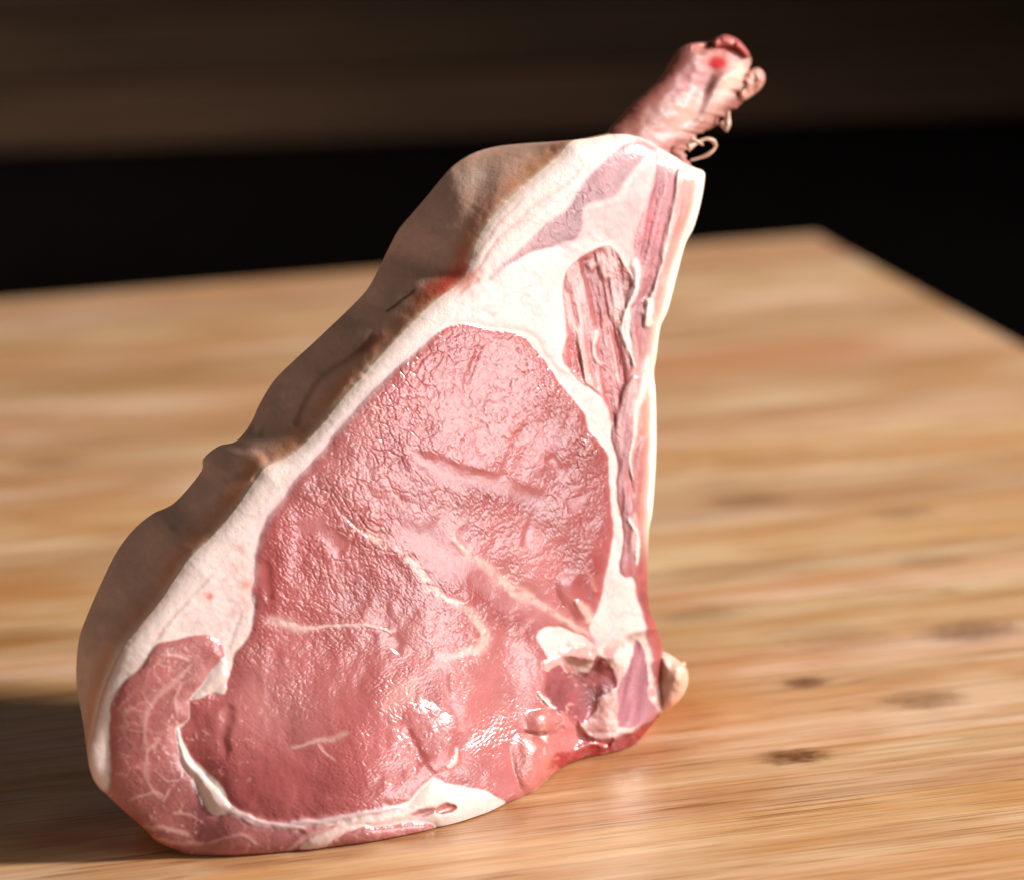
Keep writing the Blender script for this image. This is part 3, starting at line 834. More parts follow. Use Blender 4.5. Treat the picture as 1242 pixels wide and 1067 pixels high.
def turned(ang, stretch):
    n_ = m.add('ShaderNodeMapping'); m.put(n_.inputs[0], oc)
    n_.inputs['Rotation'].default_value = (0, R(ang), R(-34))
    n2_ = m.add('ShaderNodeMapping'); m.put(n2_.inputs[0], n_.outputs[0]); n2_.inputs['Scale'].default_value = (1, 1, stretch)
    return n2_.outputs[0]


mnA = m.noise(turned(14, 0.38), 1150, 4, 0.62, 0.5)
mnB = m.noise(turned(-55, 0.38), 1050, 4, 0.62, 0.5)
mn = m.math('ADD', m.math('MULTIPLY', mnA, m.math('SUBTRACT', 1.0, za)), m.math('MULTIPLY', mnB, za))
mn2 = m.noise(oc, 900, 3, 0.6, 0.6)
colr = m.mix(m.rng(mn2, 0.35, 0.65, 0.0, 0.16), ca, m.mix(1.0, ca, (0.80, 0.66, 0.66), 'MULTIPLY'))
m.set(Base_Color=colr, Roughness=m.math('ADD', ra, m.rng(mn2, 0.3, 0.7, -0.04, 0.06)), Subsurface_Weight=sa, IOR=1.40,
      Specular_IOR_Level=0.75, Normal=m.bump(m.math('ADD', mn, m.math('MULTIPLY', mn2, 0.6)), 0.16, 0.0003))
m.b.inputs['Subsurface Radius'].default_value = (1.0, 0.32, 0.20)
m.b.inputs['Subsurface Scale'].default_value = 0.0016
flesh = m.m
m = NT('rind_and_fat')
ca = m.add('ShaderNodeAttribute', attribute_name='tissue').outputs['Color']
ra = m.add('ShaderNodeAttribute', attribute_name='gloss').outputs['Fac']
oc = m.add('ShaderNodeTexCoord').outputs['Object']
mn = m.noise(oc, 1800, 3, 0.6); mn2 = m.noise(oc, 500, 4, 0.6, 0.8)
vo = m.add('ShaderNodeTexVoronoi', feature='F1'); m.put(vo.inputs['Vector'], oc); vo.inputs['Scale'].default_value = 420
pore = m.rng(vo.outputs['Distance'], 0.05, 0.35, 0.0, 1.0)
colr = m.mix(m.rng(mn2, 0.3, 0.7, 0.0, 0.3), ca, m.mix(1.0, ca, (0.86, 0.74, 0.66), 'MULTIPLY'))
m.set(Base_Color=colr, Roughness=ra, Subsurface_Weight=0.6, IOR=1.4, Specular_IOR_Level=0.45,
      Normal=m.bump(m.math('ADD', m.math('ADD', mn, mn2), m.math('MULTIPLY', pore, 0.4)), 0.25, 0.0005))
m.b.inputs['Subsurface Radius'].default_value = (1.0, 0.30, 0.12)
m.b.inputs['Subsurface Scale'].default_value = 0.0014
rind_mat = m.m

chop = bpy.data.objects.new('raw_chop', None); COL.objects.link(chop)
chop.location = (-0.02, 1.43, 0.0)
tag(chop, 'raw bone-in meat chop standing upright on the bamboo board', 'meat chop')
CHO = np.array(chop.location)

# ------------------------------------------------------------------ split of the face into its tissues
names = ['fat_layer', 'eye_muscle', 'loin_muscle', 'cap_muscle', 'top_muscle', 'rib_muscle', 'side_muscle', 'flank_muscle', 'chine_muscle', 'bloody_edge', 'fat_seam', 'meat_flap', 'outer_fat']
LB = np.zeros(X.shape, int)
inner_rim = region([tuple(p) for p in rim_line[::6]] + [(134, 967)] + Z(7, (190, 790), (186, 700), (182, 620), (183, 520), (195, 460), (240, 390), (300, 325), (350, 255), (450, 110), (540, 20)) +
                   [(285, 660), (322, 612), (350, 580), (400, 520), (450, 472), (500, 424), (540, 390), (560, 362), (584, 325), (610, 298), (640, 270), (680, 235), (715, 205), (745, 182), (760, 163)], 40, step=6)
LB[inner_rim > 0] = 12
LB[rimd < 9] = 12
for d, i in ((lean, 2), (cap, 3), (m1, 4), (m2, 5), (m6, 6), (m3, 6), (m4, 6), (m5, 7), (m5b, 7), (m5c, 7), (d1, 8), (d2, 8), (recess, 9), (crust, 9)):
    LB[(d > 0)] = i
LB[(lean > 0) & (eye_zone > 0)] = 1
for d in (lump, fatc, w1, w2, fatb):
    LB[d > 0] = 0
LB0 = LB.copy()
LB[(isfat > 0.55) & np.isin(LB, (1, 2, 3))] = 10
LB[(flap > 0) | (lobe > 0)] = 11
# cells take the label of their corner
cu = use[:-1, :-1] & use[1:, :-1] & use[:-1, 1:] & use[1:, 1:]
CL = LB[:-1, :-1].copy()
# every thread of fat is a piece of its own; crumbs go back to the muscle round them
CB = LB0[:-1, :-1]
comp = np.zeros(CL.shape, int); n_seam = 0
for j_, i_ in np.argwhere(CL == 10):
    if comp[j_, i_]:
        continue
    n_seam += 1; stack = [(j_, i_)]; comp[j_, i_] = n_seam; members = []
    while stack:
        a_, b_ = stack.pop(); members.append((a_, b_))
        for c_, d_ in ((a_ + 1, b_), (a_ - 1, b_), (a_, b_ + 1), (a_, b_ - 1)):
            if 0 <= c_ < CL.shape[0] and 0 <= d_ < CL.shape[1] and CL[c_, d_] == 10 and not comp[c_, d_]:
                comp[c_, d_] = n_seam; stack.append((c_, d_))
    mm = np.array(members)
    if len(mm) < 60:
        CL[mm[:, 0], mm[:, 1]] = CB[mm[:, 0], mm[:, 1]]; comp[mm[:, 0], mm[:, 1]] = 0
# distance, in cells, from the limits of each tissue: scattering fades out there
seamdist = np.zeros(CL.shape)
same = np.ones(CL.shape, bool)
for sh_, ax in ((1, 0), (-1, 0), (1, 1), (-1, 1)):
    same &= np.roll(CL, sh_, ax) == CL
for k in range(7):
    seamdist += same
    same = same & np.roll(same, 1, 0) & np.roll(same, -1, 0) & np.roll(same, 1, 1) & np.roll(same, -1, 1)
SC = np.zeros(X.shape); SC[:-1, :-1] = seamdist / 7.0
SC = np.minimum(SC, np.roll(np.roll(SC, 1, 0), 1, 1))
nx_ = X.shape[1]
idx = np.arange(X.size).reshape(X.shape)
quads = np.stack([idx[:-1, :-1], idx[1:, :-1], idx[1:, 1:], idx[:-1, 1:]], -1)
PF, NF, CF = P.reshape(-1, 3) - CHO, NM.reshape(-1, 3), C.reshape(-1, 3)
RF, SF, ZF = RO.ravel(), SC.ravel(), lo.ravel()
SFat = np.clip(SF, 0, 1) * (0.34 + 0.30 * isfat.ravel())


def face_arrays(lab, sub=None):
    q = quads[cu & (CL == lab) & (True if sub is None else comp == sub)].reshape(-1, 4)
    ids, inv = np.unique(q, return_inverse=True)
    return ids, inv.reshape(-1, 4)


part_label = {'outer_fat': 'white strip of fat along the rind', 'bloody_edge': 'dark red bloody lower edge', 'chine_muscle': 'dark purple-red striped meat beside the knob', 'cap_muscle': 'marbled dark pink muscle curling round the lower left',
              'top_muscle': 'lilac-pink wedge near the bone'}
rim_piece = None
for lab, nm, sub_ in [(l_, n_, None) for l_, n_ in enumerate(names) if l_ != 10] + [(10, 'fat_seam', k_) for k_ in np.unique(comp[comp > 0])]:
    ids, q = face_arrays(lab, sub_)
    if len(q) == 0:
        continue
    if lab == 12:
        rim_piece = (ids, q)
        continue
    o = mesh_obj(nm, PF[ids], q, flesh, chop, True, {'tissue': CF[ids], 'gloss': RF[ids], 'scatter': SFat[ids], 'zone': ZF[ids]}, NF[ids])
    if nm in part_label:
        o['label'] = part_label[nm]

# ------------------------------------------------------------------ rind: the outer strip of fat turns over the edge and runs back as skin
rp_ = np.array([a for a, b in RIM], float); sp_ = np.array([b for a, b in RIM], float)
cum = np.concatenate([[0], np.cumsum(np.hypot(*(rp_[1:] - rp_[:-1]).T))]); tot = cum[-1]
ns = int(tot / 1.9)
# the same resampling as the rim, so that the skin starts exactly on the edge of the face
seg = []
for i in range(len(RIM) - 1):
    mcount = max(2, int(np.hypot(*(rp_[i + 1] - rp_[i])) / 2.0))
    seg += [i + k / mcount for k in range(mcount)]
seg.append(len(RIM) - 1.0)
seg = np.array(seg)


def cr(p, u):
    n = len(p); i = np.clip(np.floor(u).astype(int), 0, n - 2); t = (u - i)[:, None]
    g = lambda k: p[np.clip(k, 0, n - 1)]
    p0, p1, p2, p3 = g(i - 1), g(i), g(i + 1), g(i + 2)
    return 0.5 * ((2 * p1) + (p2 - p0) * t + (2 * p0 - 5 * p1 + 4 * p2 - p3) * t * t + (3 * p1 - p0 - 3 * p2 + p3) * t ** 3)


ra_, sb_ = cr(rp_, seg), cr(sp_, seg)
nt = 64
tt = np.linspace(0, 1, nt) ** 1.15
SX = ra_[:, None, 0] * (1 - tt) + sb_[:, None, 0] * tt
SY = ra_[:, None, 1] * (1 - tt) + sb_[:, None, 1] * tt
# relief at the rim read back from the face
jj = np.clip(((ra_[:, 1] - gy[0]) / STEP).round().astype(int), 0, H.shape[0] - 1); ii = np.clip(((ra_[:, 0] - gx[0]) / STEP).round().astype(int), 0, H.shape[1] - 1)
fx_ = (ra_[:, 0] - gx[0]) / STEP; fy_ = (ra_[:, 1] - gy[0]) / STEP
i0 = np.clip(np.floor(fx_).astype(int), 0, H.shape[1] - 2); j0 = np.clip(np.floor(fy_).astype(int), 0, H.shape[0] - 2)
ax_, ay_ = fx_ - i0, fy_ - j0
h0 = (H[j0, i0] * (1 - ax_) * (1 - ay_) + H[j0, i0 + 1] * ax_ * (1 - ay_) + H[j0 + 1, i0] * (1 - ax_) * ay_ + H[j0 + 1, i0 + 1] * ax_ * ay_)
shift = np.hypot(ra_[:, 0] - sb_[:, 0], ra_[:, 1] - sb_[:, 1])
sfrac = seg / (len(RIM) - 1.0)
Tm = 4 + shift * (0.24 + 0.18 * sst(0.22, 0.42, sfrac))                                             # millimetres back to the turning line
ks = np.ones(9) / 9
Tm = np.convolve(np.pad(Tm, 4, mode='edge'), ks, 'valid')
prof = 0.75 * tt + 0.25 * tt ** 2.2
D = h0[:, None] - Tm[:, None] * prof
fade = sst(0, 0.12, tt)[None, :]
fold = 1.1 * fbm(SX / 60, SY / 60, 120, 3) + 0.35 * fbm(SX / 14, SY / 14, 121, 3)


def gl(x, y, pts, wd, closed=False):
    d = poly_dist(x, y, smooth_poly(pts, False, 4.0), False)
    return np.exp(-(d / wd) ** 2), d


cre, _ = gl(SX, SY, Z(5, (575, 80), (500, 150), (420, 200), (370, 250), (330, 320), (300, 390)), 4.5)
cre_b, _ = gl(SX, SY, Z(5, (560, 150), (480, 220), (420, 290), (370, 360)), 13)
led, _ = gl(SX, SY, Z(8, (760, 540), (740, 500), (660, 478), (600, 468)), 6)
led_b, _ = gl(SX, SY, Z(8, (680, 570), (590, 520), (540, 530)), 11)
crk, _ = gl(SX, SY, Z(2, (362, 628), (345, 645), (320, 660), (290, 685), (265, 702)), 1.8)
val, _ = gl(SX, SY, Z(2, (620, 130), (600, 250), (520, 420), (420, 520), (330, 600)), 14)
fold += -0.8 * cre + 0.45 * cre_b - 0.5 * led + 0.2 * led_b - 0.25 * crk - 0.6 * val
for pts, wd, hh in [(Z(8, (700, 420), (760, 330), (800, 300)), 4, -0.5), (Z(8, (740, 430), (790, 370), (830, 340)), 4, -0.45), (Z(8, (590, 640), (620, 590), (650, 570)), 5, -0.5),
                    (Z(8, (500, 680), (600, 620), (700, 590)), 8, 0.8), (Z(8, (430, 760), (530, 680)), 8, -0.6)]:
    k_, _ = gl(SX, SY, pts, wd); fold += hh * k_
D = D + fold * fade * np.minimum(1, shift / 25)[:, None]
D[:, 0] -= 0.35
SX = SX.copy(); SY = SY.copy(); SX[:, 0] += 1.2; SY[:, 0] += 0.8                 # tucked under the face so that no crack shows
RPp = on_plane(SX, SY, D / 1000.0)
# behind the turning line the skin goes on to the hidden back of the chop
TH = 40.0
inner = np.array([470.0, 640.0])
extra = []
for kx_, e in enumerate((0.35, 0.7, 1.0)):
    tow = (inner - sb_) / np.linalg.norm(inner - sb_, axis=1, keepdims=True)
    px_, py_ = sb_ + tow * (1.0 + 12 * e ** 2) * np.minimum(1, shift / 20)[:, None], None
    Db = D[:, -1] + (np.minimum(D[:, -1] - 1.5, -TH) - D[:, -1]) * e
    extra.append(on_plane(px_[:, 0], px_[:, 1], Db / 1000.0)[:, None])
RPp = np.concatenate([RPp] + extra, 1)
RPp[..., 2] = np.maximum(RPp[..., 2], 0.0004)
rind_back = RPp[:, -1].copy()
nS, nT = RPp.shape[:2]
tcol = np.concatenate([tt, [1, 1, 1]])
SXe = np.concatenate([SX] + [SX[:, -1:]] * 3, 1); SYe = np.concatenate([SY] + [SY[:, -1:]] * 3, 1)
RC = np.ones((nS, nT, 3)) * np.array([0.60, 0.37, 0.285])
na, nb = fbm(SXe / 30, SYe / 30, 130, 4), fbm(SXe / 5, SYe / 9, 131, 3)
RC = RC * (1 + 0.35 * na + 0.14 * nb)[..., None]
pxd = (shift[:, None] * tcol[None, :])                            # pixels back from the edge
k = np.clip(sst(34, 6, pxd) * (0.66 + 1.2 * na), 0, 1)[..., None]; RC = RC * (1 - k) + np.array([0.60, 0.22, 0.10]) * k  # orange glow of light through the edge, painted into the skin colour
k = np.exp(-(pxd / 7.0) ** 2)[..., None]; RC = RC * (1 - k) + np.array([0.74, 0.50, 0.37]) * k
for (cx_, cy_, rx_, ry_, rot, ss, cc) in [(543, 340, 30, 12, -0.62, 1.0, (0.52, 0.035, 0.018)), (520, 354, 22, 8, -0.7, 0.6, (0.48, 0.12, 0.06)), (447, 420, 16, 7, -0.7, 0.6, (0.30, 0.09, 0.03)), (437, 424, 10, 5, -.7, .6, (0.22, 0.07, 0.03)),
                                      (575, 217, 22, 12, -0.5, 0.55, (0.66, 0.52, 0.44)), (610, 190, 26, 8, -0.2, 0.4, (0.42, 0.24, 0.14)), (530, 262, 16, 10, -0.8, 0.4, (0.62, 0.48, 0.40)),
                                      (648, 200, 22, 8, -0.7, 0.5, (0.50, 0.25, 0.12))]:
    dx_, dy_ = SXe - cx_, SYe - cy_
    u_, v_ = dx_ * math.cos(rot) + dy_ * math.sin(rot), -dx_ * math.sin(rot) + dy_ * math.cos(rot)
    k = (ss * np.clip(np.exp(-((u_ / rx_) ** 2 + (v_ / ry_) ** 2) * (1 + 1.2 * nb)) + 0.9 * na * np.exp(-0.5 * ((u_ / rx_) ** 2 + (v_ / ry_) ** 2)), 0, 1))[..., None]
    RC = RC * (1 - k) + np.array(cc) * k
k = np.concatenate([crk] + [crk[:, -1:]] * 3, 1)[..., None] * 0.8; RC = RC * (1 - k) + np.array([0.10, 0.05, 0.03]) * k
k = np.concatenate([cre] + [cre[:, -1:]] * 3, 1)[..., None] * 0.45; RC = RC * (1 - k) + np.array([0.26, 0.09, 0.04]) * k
RC = np.clip(RC, 0.02, 0.9)
ridx = np.arange(nS * nT).reshape(nS, nT)
rq = np.stack([ridx[:-1, :-1], ridx[1:, :-1], ridx[1:, 1:], ridx[:-1, 1:]], -1).reshape(-1, 4)
a1 = RPp[101, 20] - RPp[100, 20]; a2 = RPp[100, 21] - RPp[100, 20]
ru = np.gradient(RPp, axis=0); rv = np.gradient(RPp, axis=1)
RN = np.cross(ru, rv); RN /= np.linalg.norm(RN, axis=-1, keepdims=True) + 1e-12
out_dir = np.array([-math.cos(A_YAW), -math.sin(A_YAW), 0])
if (RN[nS // 2, nT // 2] @ out_dir) < 0:
    RN = -RN; rq = rq[:, ::-1]
# the edge shares one normal with the face so that it reads as rounded
fn = NM[jj, ii]
for k in range(8):
    f = 1 - k / 8.0
    RN[:, k] = RN[:, k] * (1 - 0.5 * f) + fn * 0.5 * f
RN /= np.linalg.norm(RN, axis=-1, keepdims=True) + 1e-12
ids, q = rim_piece
NFr = NF[ids].copy()
near = rimd.ravel()[ids] < 8
if True:
    sel = np.where(near)[0]
    pxs = np.stack([X.ravel()[ids][sel], Y.ravel()[ids][sel]], -1)
    kk_ = np.array([np.argmin((ra_[:, 0] - a) ** 2 + (ra_[:, 1] - b) ** 2) for a, b in pxs])
    f = (1 - rimd.ravel()[ids][sel] / 8.0)[:, None]
    NFr[sel] = NFr[sel] * (1 - 0.35 * f) + RN[kk_, 0] * 0.35 * f
    NFr /= np.linalg.norm(NFr, axis=-1, keepdims=True)
Vr = np.concatenate([PF[ids], RPp.reshape(-1, 3) - CHO])
Fr = np.concatenate([q, rq + len(ids)])
o = mesh_obj('rind', Vr, Fr, rind_mat, chop, True,
             {'tissue': np.concatenate([CF[ids], RC.reshape(-1, 3)]), 'gloss': np.concatenate([RF[ids], np.full(nS * nT, 0.46)])},
             np.concatenate([NFr, RN.reshape(-1, 3)]))
o['label'] = 'tan skin with a white strip of fat along its edge'

# ------------------------------------------------------------------ hidden sides and back of the chop
edge = smooth_poly(BOTTOM + RIGHT, False, 6.0)
fx_ = np.clip(((edge[:, 0] - gx[0]) / STEP).round().astype(int), 0, H.shape[1] - 1); fy_ = np.clip(((edge[:, 1] - gy[0]) / STEP).round().astype(int), 0, H.shape[0] - 1)
he = H[fy_, fx_]
cen = np.array([560.0, 640.0])
rings = []
for e in (0.0, 0.06, 0.3, 0.7, 1.0):
    tow = (cen - edge) / np.linalg.norm(cen - edge, axis=1, keepdims=True)
    p = edge + tow * (0.3 + 16 * e)
    hh = he * (1 - e) - TH * e - 0.15
    rings.append(on_plane(p[:, 0], p[:, 1], hh / 1000.0))
ER = np.stack(rings, 1); ER[..., 2] = np.maximum(ER[..., 2], 0.0004)
nE, nR = ER.shape[:2]
eidx = np.arange(nE * nR).reshape(nE, nR)
eq = np.stack([eidx[:-1, :-1], eidx[1:, :-1], eidx[1:, 1:], eidx[:-1, 1:]], -1).reshape(-1, 4).tolist()
EC = np.ones((nE, nR, 3)) * np.array([0.50, 0.15, 0.12])
low = sst(800, 900, edge[:, 1])[:, None, None]; crk_ = sst(650, 690, edge[:, 0])[:, None, None] * low
EC = EC * (1 - crk_) + np.array([0.40, 0.03, 0.03]) * crk_
upr = (sst(700, 560, edge[:, 1]) * sst(700, 780, edge[:, 0]))[:, None, None]
EC = EC * (1 - upr) + np.array([0.80, 0.66, 0.54]) * upr
en = fbm(edge[:, None, 1] / 14 + np.arange(nR)[None] * 0.7, edge[:, None, 0] / 20 + np.arange(nR)[None] * 1.9, 181, 3)[..., None]
EC = np.clip(EC * (1 + 0.5 * en) + np.array([0.20, 0.22, 0.20]) * sst(0.05, 0.3, en), 0.02, 0.8)
back = np.concatenate([ER[:, -1], rind_back[::-1]]) - CHO
base = nE * nR
Vb = np.concatenate([ER.reshape(-1, 3) - CHO, back])
nb_ = len(back)
mid = back.mean(0)
Vb = np.concatenate([Vb, [mid]])
Fb = eq + [(base + k, base + (k + 1) % nb_, base + nb_) for k in range(nb_)]
Cb = np.concatenate([EC.reshape(-1, 3), np.ones((nb_ + 1, 3)) * np.array([0.47, 0.13, 0.12])])
o = mesh_obj('back_cut', Vb, Fb, flesh, chop, True, {'tissue': Cb, 'gloss': np.full(len(Vb), 0.36), 'scatter': np.zeros(len(Vb))})
o['label'] = 'thin sides and rear cut of the chop'

# ------------------------------------------------------------------ cartilage knob on the lower right
def pillow(name, pts, depth, thick, colfun, mat, parent, lump=0.0, seed=1, step=1.5, rough=0.35, label=None, back=1.0):
    """a closed cushion-shaped body over a traced outline"""
    p = smooth_poly(pts, True, 2.0)
    x0, y0 = p.min(0) - 3; x1, y1 = p.max(0) + 3
    xs, ys = np.meshgrid(np.arange(x0, x1, step), np.arange(y0, y1, step))
    d, nx2, ny2 = poly_dist(xs, ys, p, True, want=True)
    ok = d > -step * 1.6
    s_ = (d < 0) & ok
    xs = np.where(s_, nx2, xs); ys = np.where(s_, ny2, ys); d = np.maximum(d, 0)
    mx = d.max()
    pr = np.sqrt(np.clip(1 - (1 - d / mx) ** 2, 0, 1))
    dep = depth(xs, ys) if callable(depth) else depth
    hF = dep + thick * pr + lump * pr * fbm(xs / 12, ys / 12, seed, 3)
    hB = dep - thick * back * pr
    cu2 = ok[:-1, :-1] & ok[1:, :-1] & ok[:-1, 1:] & ok[1:, 1:]
    id2 = np.arange(xs.size).reshape(xs.shape)
    q2 = np.stack([id2[:-1, :-1], id2[1:, :-1], id2[1:, 1:], id2[:-1, 1:]], -1)[cu2]
    ids2, inv2 = np.unique(q2, return_inverse=True); inv2 = inv2.reshape(-1, 4)
    pf = on_plane(xs, ys, hF / 1000.0).reshape(-1, 3)[ids2]; pb = on_plane(xs, ys, hB / 1000.0).reshape(-1, 3)[ids2]
    n2 = len(ids2)
    Vv = np.concatenate([pf, pb]); Vv[:, 2] = np.maximum(Vv[:, 2], 0.0004)
    cc = colfun(xs, ys, d).reshape(-1, 3)[ids2]
    o = mesh_obj(name, Vv - CHO, np.concatenate([inv2, inv2[:, ::-1] + n2]), mat, parent, True,
                 {'tissue': np.concatenate([cc, cc]), 'gloss': np.full(2 * n2, rough), 'scatter': np.full(2 * n2, 0.7)})
    # weld the rim of the two halves
    import bmesh
    bm = bmesh.new(); bm.from_mesh(o.data); bmesh.ops.remove_doubles(bm, verts=bm.verts, dist=2e-6); bm.to_mesh(o.data); bm.free()
    if label:
        o['label'] = label
    return o


Hloc = float(H[int((830 - gy[0]) / STEP), int((795 - gx[0]) / STEP)])


def knob_col(x, y, d):
    k = sst(0, 18, 822 + 0.1 * (830 - y) - x)[..., None]
    c_ = np.array([0.66, 0.40, 0.29]) * (1 - k) + np.array([0.68, 0.50, 0.42]) * k
    b_ = (sst(842, 860, y) * 0.6)[..., None]
    return np.clip(c_ * (1 - b_) + np.array([0.7, 0.25, 0.16]) * b_ + 0.10 * fbm(x / 10, y / 10, 201, 3)[..., None], 0.02, 0.9)


knob = pillow('cartilage_knob', Z(4, (785, 505), (826, 503), (872, 532), (905, 562), (916, 600), (908, 650), (878, 698), (838, 732), (806, 742), (788, 690), (780, 600)), lambda x, y: Hloc - 9.5 + 0.17 * (x - 780), 6.0, knob_col, flesh, chop, 1.2, 210, rough=0.33)
pillow('gristle_tip', Z(4, (885, 548), (900, 540), (906, 552), (900, 562), (890, 562)), Hloc - 4, 1.2, lambda x, y, d: np.ones(x.shape + (3,)) * np.array([0.8, 0.5, 0.36]), flesh, chop, 0, 3, 0.8)

# ------------------------------------------------------------------ rib bone
BLn = smooth_poly([(712, 190), (738, 159), (756, 138), (783, 111), (804, 91), (817, 68), (828, 57), (846, 52), (861, 51), (871, 45), (880, 43.5)], False, 2.0)
BRn = smooth_poly([(835, 205), (833, 190), (845, 172), (858, 160), (871, 148), (885, 135), (899, 119), (910, 108), (912, 90), (911, 74), (902, 57), (890, 46)], False, 2.0)


def resamp(p, n):
    L = np.concatenate([[0], np.cumsum(np.hypot(*(p[1:] - p[:-1]).T))]); u = np.linspace(0, L[-1], n)
    return np.stack([np.interp(u, L, p[:, 0]), np.interp(u, L, p[:, 1])], -1)


nb1, nb2 = 110, 72
bl, br = resamp(BLn, nb1), resamp(BRn, nb1)
uu = np.linspace(0, 1, nb1)
cenp, half = (bl + br) / 2, (br - bl) / 2
hw = np.hypot(half[:, 0], half[:, 1])
ph = np.linspace(0, 2 * math.pi, nb2, endpoint=False)
rag = 1 + (0.09 * fbm(uu * 16, uu * 0 + 3.3, 331, 3)[:, None] * sst(-0.2, -1, np.cos(ph)) + 0.42 * fbm(uu * 22, uu * 0 + 7.7, 333, 3)[:, None] * sst(0.2, 1, np.cos(ph)))
BX = cenp[:, None, 0] + half[:, None, 0] * np.cos(ph) * rag; BY = cenp[:, None, 1] + half[:, None, 1] * np.cos(ph) * rag
endk = np.sqrt(np.clip(1 - np.clip((uu - 0.86) / 0.14, 0, 1) ** 2, 0.0, 1))
depth_c = -24 - 10 * uu
mmpp = 0.25
dep = np.sin(ph)[None, :] * (hw * mmpp * 0.62)[:, None]
dep = dep + (1.3 + 2.2 * sst(0.55, 0.95, uu))[:, None] * (0.9 * fbm(BX / 26, BY / 26, 301, 3) + 0.28 * fbm(BX / 7, BY / 7, 302, 3)) * np.abs(np.sin(ph))[None, :] * 1.2
# ridge of membrane down the right, hollow beside it
rg, _ = gl(BX, BY, Z(1, (1080, 190), (990, 230), (960, 300), (930, 370), (880, 430)), 7)
hl, _ = gl(BX, BY, Z(1, (960, 190), (920, 260), (890, 340), (840, 400)), 9)
rb_, _ = gl(BX, BY, Z(1, (700, 330), (790, 230), (850, 160), (930, 130)), 12)
front = np.clip(np.sin(ph), 0, 1)[None, :]
dep = dep + (1.8 * rg - 0.7 * hl + 0.8 * rb_) * front
BD_ = depth_c[:, None] + dep
BP = on_plane(BX, BY, BD_ / 1000.0)
bn1, bn2 = fbm(BX / 22, BY / 22, 311, 4), fbm(BX / 5, BY / 5, 312, 3)
BC = np.ones(BX.shape + (3,)) * np.array([0.27, 0.095, 0.075])
BC = BC * (1 + 0.4 * bn1 + 0.25 * bn2)[..., None]


def blot(cx_, cy_, rx_, ry_, rot, ss, cc):
    global BC
    dx_, dy_ = BX - cx_, BY - cy_
    u_, v_ = dx_ * math.cos(rot) + dy_ * math.sin(rot), -dx_ * math.sin(rot) + dy_ * math.cos(rot)
    k = (ss * np.exp(-((u_ / rx_) ** 2 + (v_ / ry_) ** 2) * (1 + 1.0 * bn2)))[..., None]
    BC = BC * (1 - k) + np.array(cc) * k


blot(842, 100, 34, 16, -0.9, 0.7, (0.50, 0.20, 0.21))
blot(832, 140, 22, 14, -0.9, 0.75, (0.62, 0.42, 0.33))
blot(815, 160, 30, 13, -0.5, 0.6, (0.62, 0.30, 0.28))
blot(880, 108, 34, 11, -0.95, 0.95, (0.72, 0.52, 0.46))
blot(898, 90, 16, 12, -0.6, 0.8, (0.78, 0.50, 0.40))
blot(918, 96, 10, 10, 0, 0.8, (0.78, 0.44, 0.32))
blot(885, 56, 16, 10, 0.4, 0.85, (0.66, 0.17, 0.15))
blot(840, 58, 16, 7, -0.1, 0.5, (0.62, 0.30, 0.25))
blot(790, 105, 40, 6, -0.75, 0.5, (0.55, 0.14, 0.10))
blot(870, 77, 15, 11, 0.3, 0.5, (0.46, 0.08, 0.07))
u_ = np.hypot((BX - 870) / 11, (BY - 77) / 8.5) + 0.5 * bn1 + 0.25 * bn2; k = sst(1.15, 0.8, u_)[..., None]; BC = BC * (1 - k) + np.array((0.36, 0.001, 0.002)) * k
blot(780, 150, 26, 10, -0.5, 0.5, (0.30, 0.12, 0.08))
blot(845, 180, 20, 16, -0.8, 0.6, (0.74, 0.44, 0.40))
BC = np.clip(BC * np.array([1.0, 0.95, 0.93]), 0.002, 0.88)
bidx = np.arange(nb1 * nb2).reshape(nb1, nb2)
bq = np.stack([bidx[:-1], np.roll(bidx, -1, 1)[:-1], np.roll(bidx, -1, 1)[1:], bidx[1:]], -1).reshape(-1, 4)
Vb = np.concatenate([BP.reshape(-1, 3) - CHO, [BP[-1].mean(0) - CHO], [BP[0].mean(0) - CHO]])
Fb = bq.tolist() + [(bidx[-1, k], bidx[-1, (k + 1) % nb2], nb1 * nb2) for k in range(nb2)] + [(bidx[0, (k + 1) % nb2], bidx[0, k], nb1 * nb2 + 1) for k in range(nb2)]
Cb = np.concatenate([BC.reshape(-1, 3), [BC[-1].mean(0)], [BC[0].mean(0)]])
bone = mesh_obj('rib_bone', Vb, Fb, flesh, chop, True, {'tissue': Cb, 'gloss': np.concatenate([(0.48 + 0.45 * np.exp(-(((BX - 870) / 13) ** 2 + ((BY - 77) / 10) ** 2))).ravel(), [0.5, 0.5]]), 'scatter': np.full(len(Vb), 0.12)})
import bmesh
bm = bmesh.new(); bm.from_mesh(bone.data); bmesh.ops.recalc_face_normals(bm, faces=bm.faces); bm.to_mesh(bone.data); bm.free()
bone['label'] = 'rib bone in reddish membrane, with a red marrow spot near its end'


def const(c_, v_=0.2, sd=1):
    return lambda x, y, d: np.clip(np.array(c_) * (1 + v_ * 2 * fbm(x / 6, y / 6, sd, 3))[..., None], 0.01, 0.9)


pillow('bone_scrap', Z(1, (1060, 215), (1110, 185), (1138, 195), (1147, 222), (1135, 255), (1100, 285), (1070, 302), (1050, 290), (1045, 250)), -28, 4.0, const((0.50, 0.25, 0.19)), flesh, bone, 5.0, 402, 1.2)
pillow('bone_scrap', Z(1, (962, 88), (1000, 66), (1050, 84), (1090, 132), (1085, 150), (1040, 118), (1000, 108), (970, 112)), -29, 4.0, const((0.42, 0.10, 0.09)), flesh, bone, 4.0, 404, 1.2)
pillow('bone_scrap', Z(1, (835, 150), (850, 110), (900, 95), (935, 105), (900, 140), (865, 170)), -29, 2.6, const((0.40, 0.14, 0.12)), flesh, bone, 4.0, 406, 1.2)


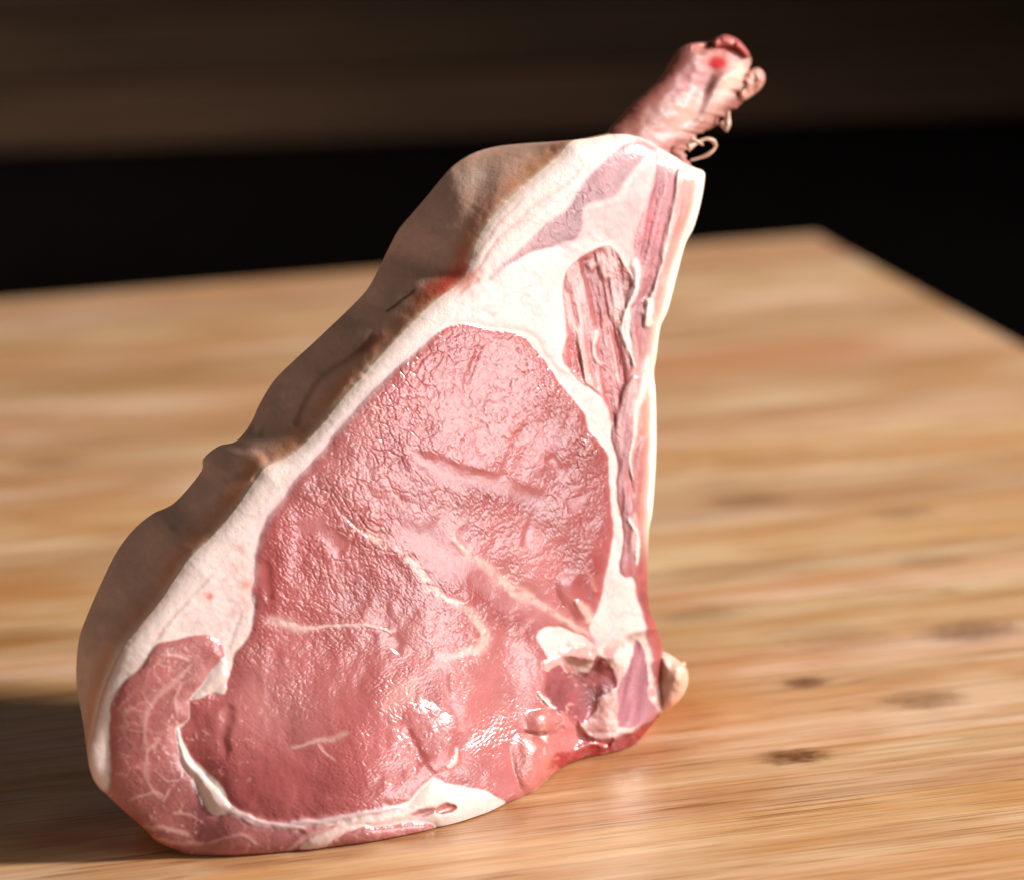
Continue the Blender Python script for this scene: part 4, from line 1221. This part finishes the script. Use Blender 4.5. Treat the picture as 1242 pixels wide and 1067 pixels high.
def tube(name, pts, deps, rad, col, parent, seg=10):
    c_ = smooth_poly(pts, False, 1.5)
    u = np.linspace(0, 1, len(c_)); dd = np.interp(u, np.linspace(0, 1, len(deps)), deps)
    ctr = on_plane(c_[:, 0], c_[:, 1], dd / 1000.0)
    rr = np.interp(u, np.linspace(0, 1, len(rad)), rad) / 1000.0
    tan = np.gradient(ctr, axis=0); tan /= np.linalg.norm(tan, axis=1, keepdims=True)
    s1 = np.cross(tan, N); s1 /= np.linalg.norm(s1, axis=1, keepdims=True); s2 = np.cross(tan, s1)
    a = np.linspace(0, 2 * math.pi, seg, endpoint=False)
    V_ = ctr[:, None] + rr[:, None, None] * (s1[:, None] * np.cos(a)[None, :, None] + s2[:, None] * np.sin(a)[None, :, None])
    n_ = len(c_); id_ = np.arange(n_ * seg).reshape(n_, seg)
    q_ = np.stack([id_[:-1], id_[1:], np.roll(id_, -1, 1)[1:], np.roll(id_, -1, 1)[:-1]], -1).reshape(-1, 4).tolist()
    q_ += [tuple(id_[0]), tuple(id_[-1][::-1])]
    V_ = V_.reshape(-1, 3) - CHO
    o_ = mesh_obj(name, V_, q_, flesh, parent, True, {'tissue': np.clip(np.array(col) * (1 + 0.2 * RNG.standard_normal((len(V_), 1)) * 0.4), 0.02, 0.9), 'gloss': np.full(len(V_), 0.35), 'scatter': np.full(len(V_), 0.6)})
    bm_ = bmesh.new(); bm_.from_mesh(o_.data); bmesh.ops.recalc_face_normals(bm_, faces=bm_.faces); bm_.to_mesh(o_.data); bm_.free()
    return o_


tube('tissue_shred', Z(1, (870, 470), (900, 455), (935, 440), (962, 448), (968, 470), (945, 494), (912, 508), (880, 516)), (-15, -14, -14, -16), (1.5, 0.7, 0.5, 0.75, 0.5, 0.7, 0.45, 0.35), (0.52, 0.34, 0.26), bone)
tube('tissue_shred', Z(1, (1015, 340), (1012, 375), (1010, 395), (1008, 412)), (-22, -22, -21), (0.5, 0.9, 1.3, 0.5), (0.52, 0.34, 0.26), bone)
tube('tissue_shred', Z(1, (880, 440), (905, 450), (925, 462)), (-15, -14, -14), (1.1, 0.6, 0.3), (0.52, 0.34, 0.26), bone)
tube('tissue_shred', Z(1, (990, 380), (1000, 400), (1012, 405)), (-22, -22, -21), (0.7, 0.6, 0.3), (0.52, 0.34, 0.26), bone)
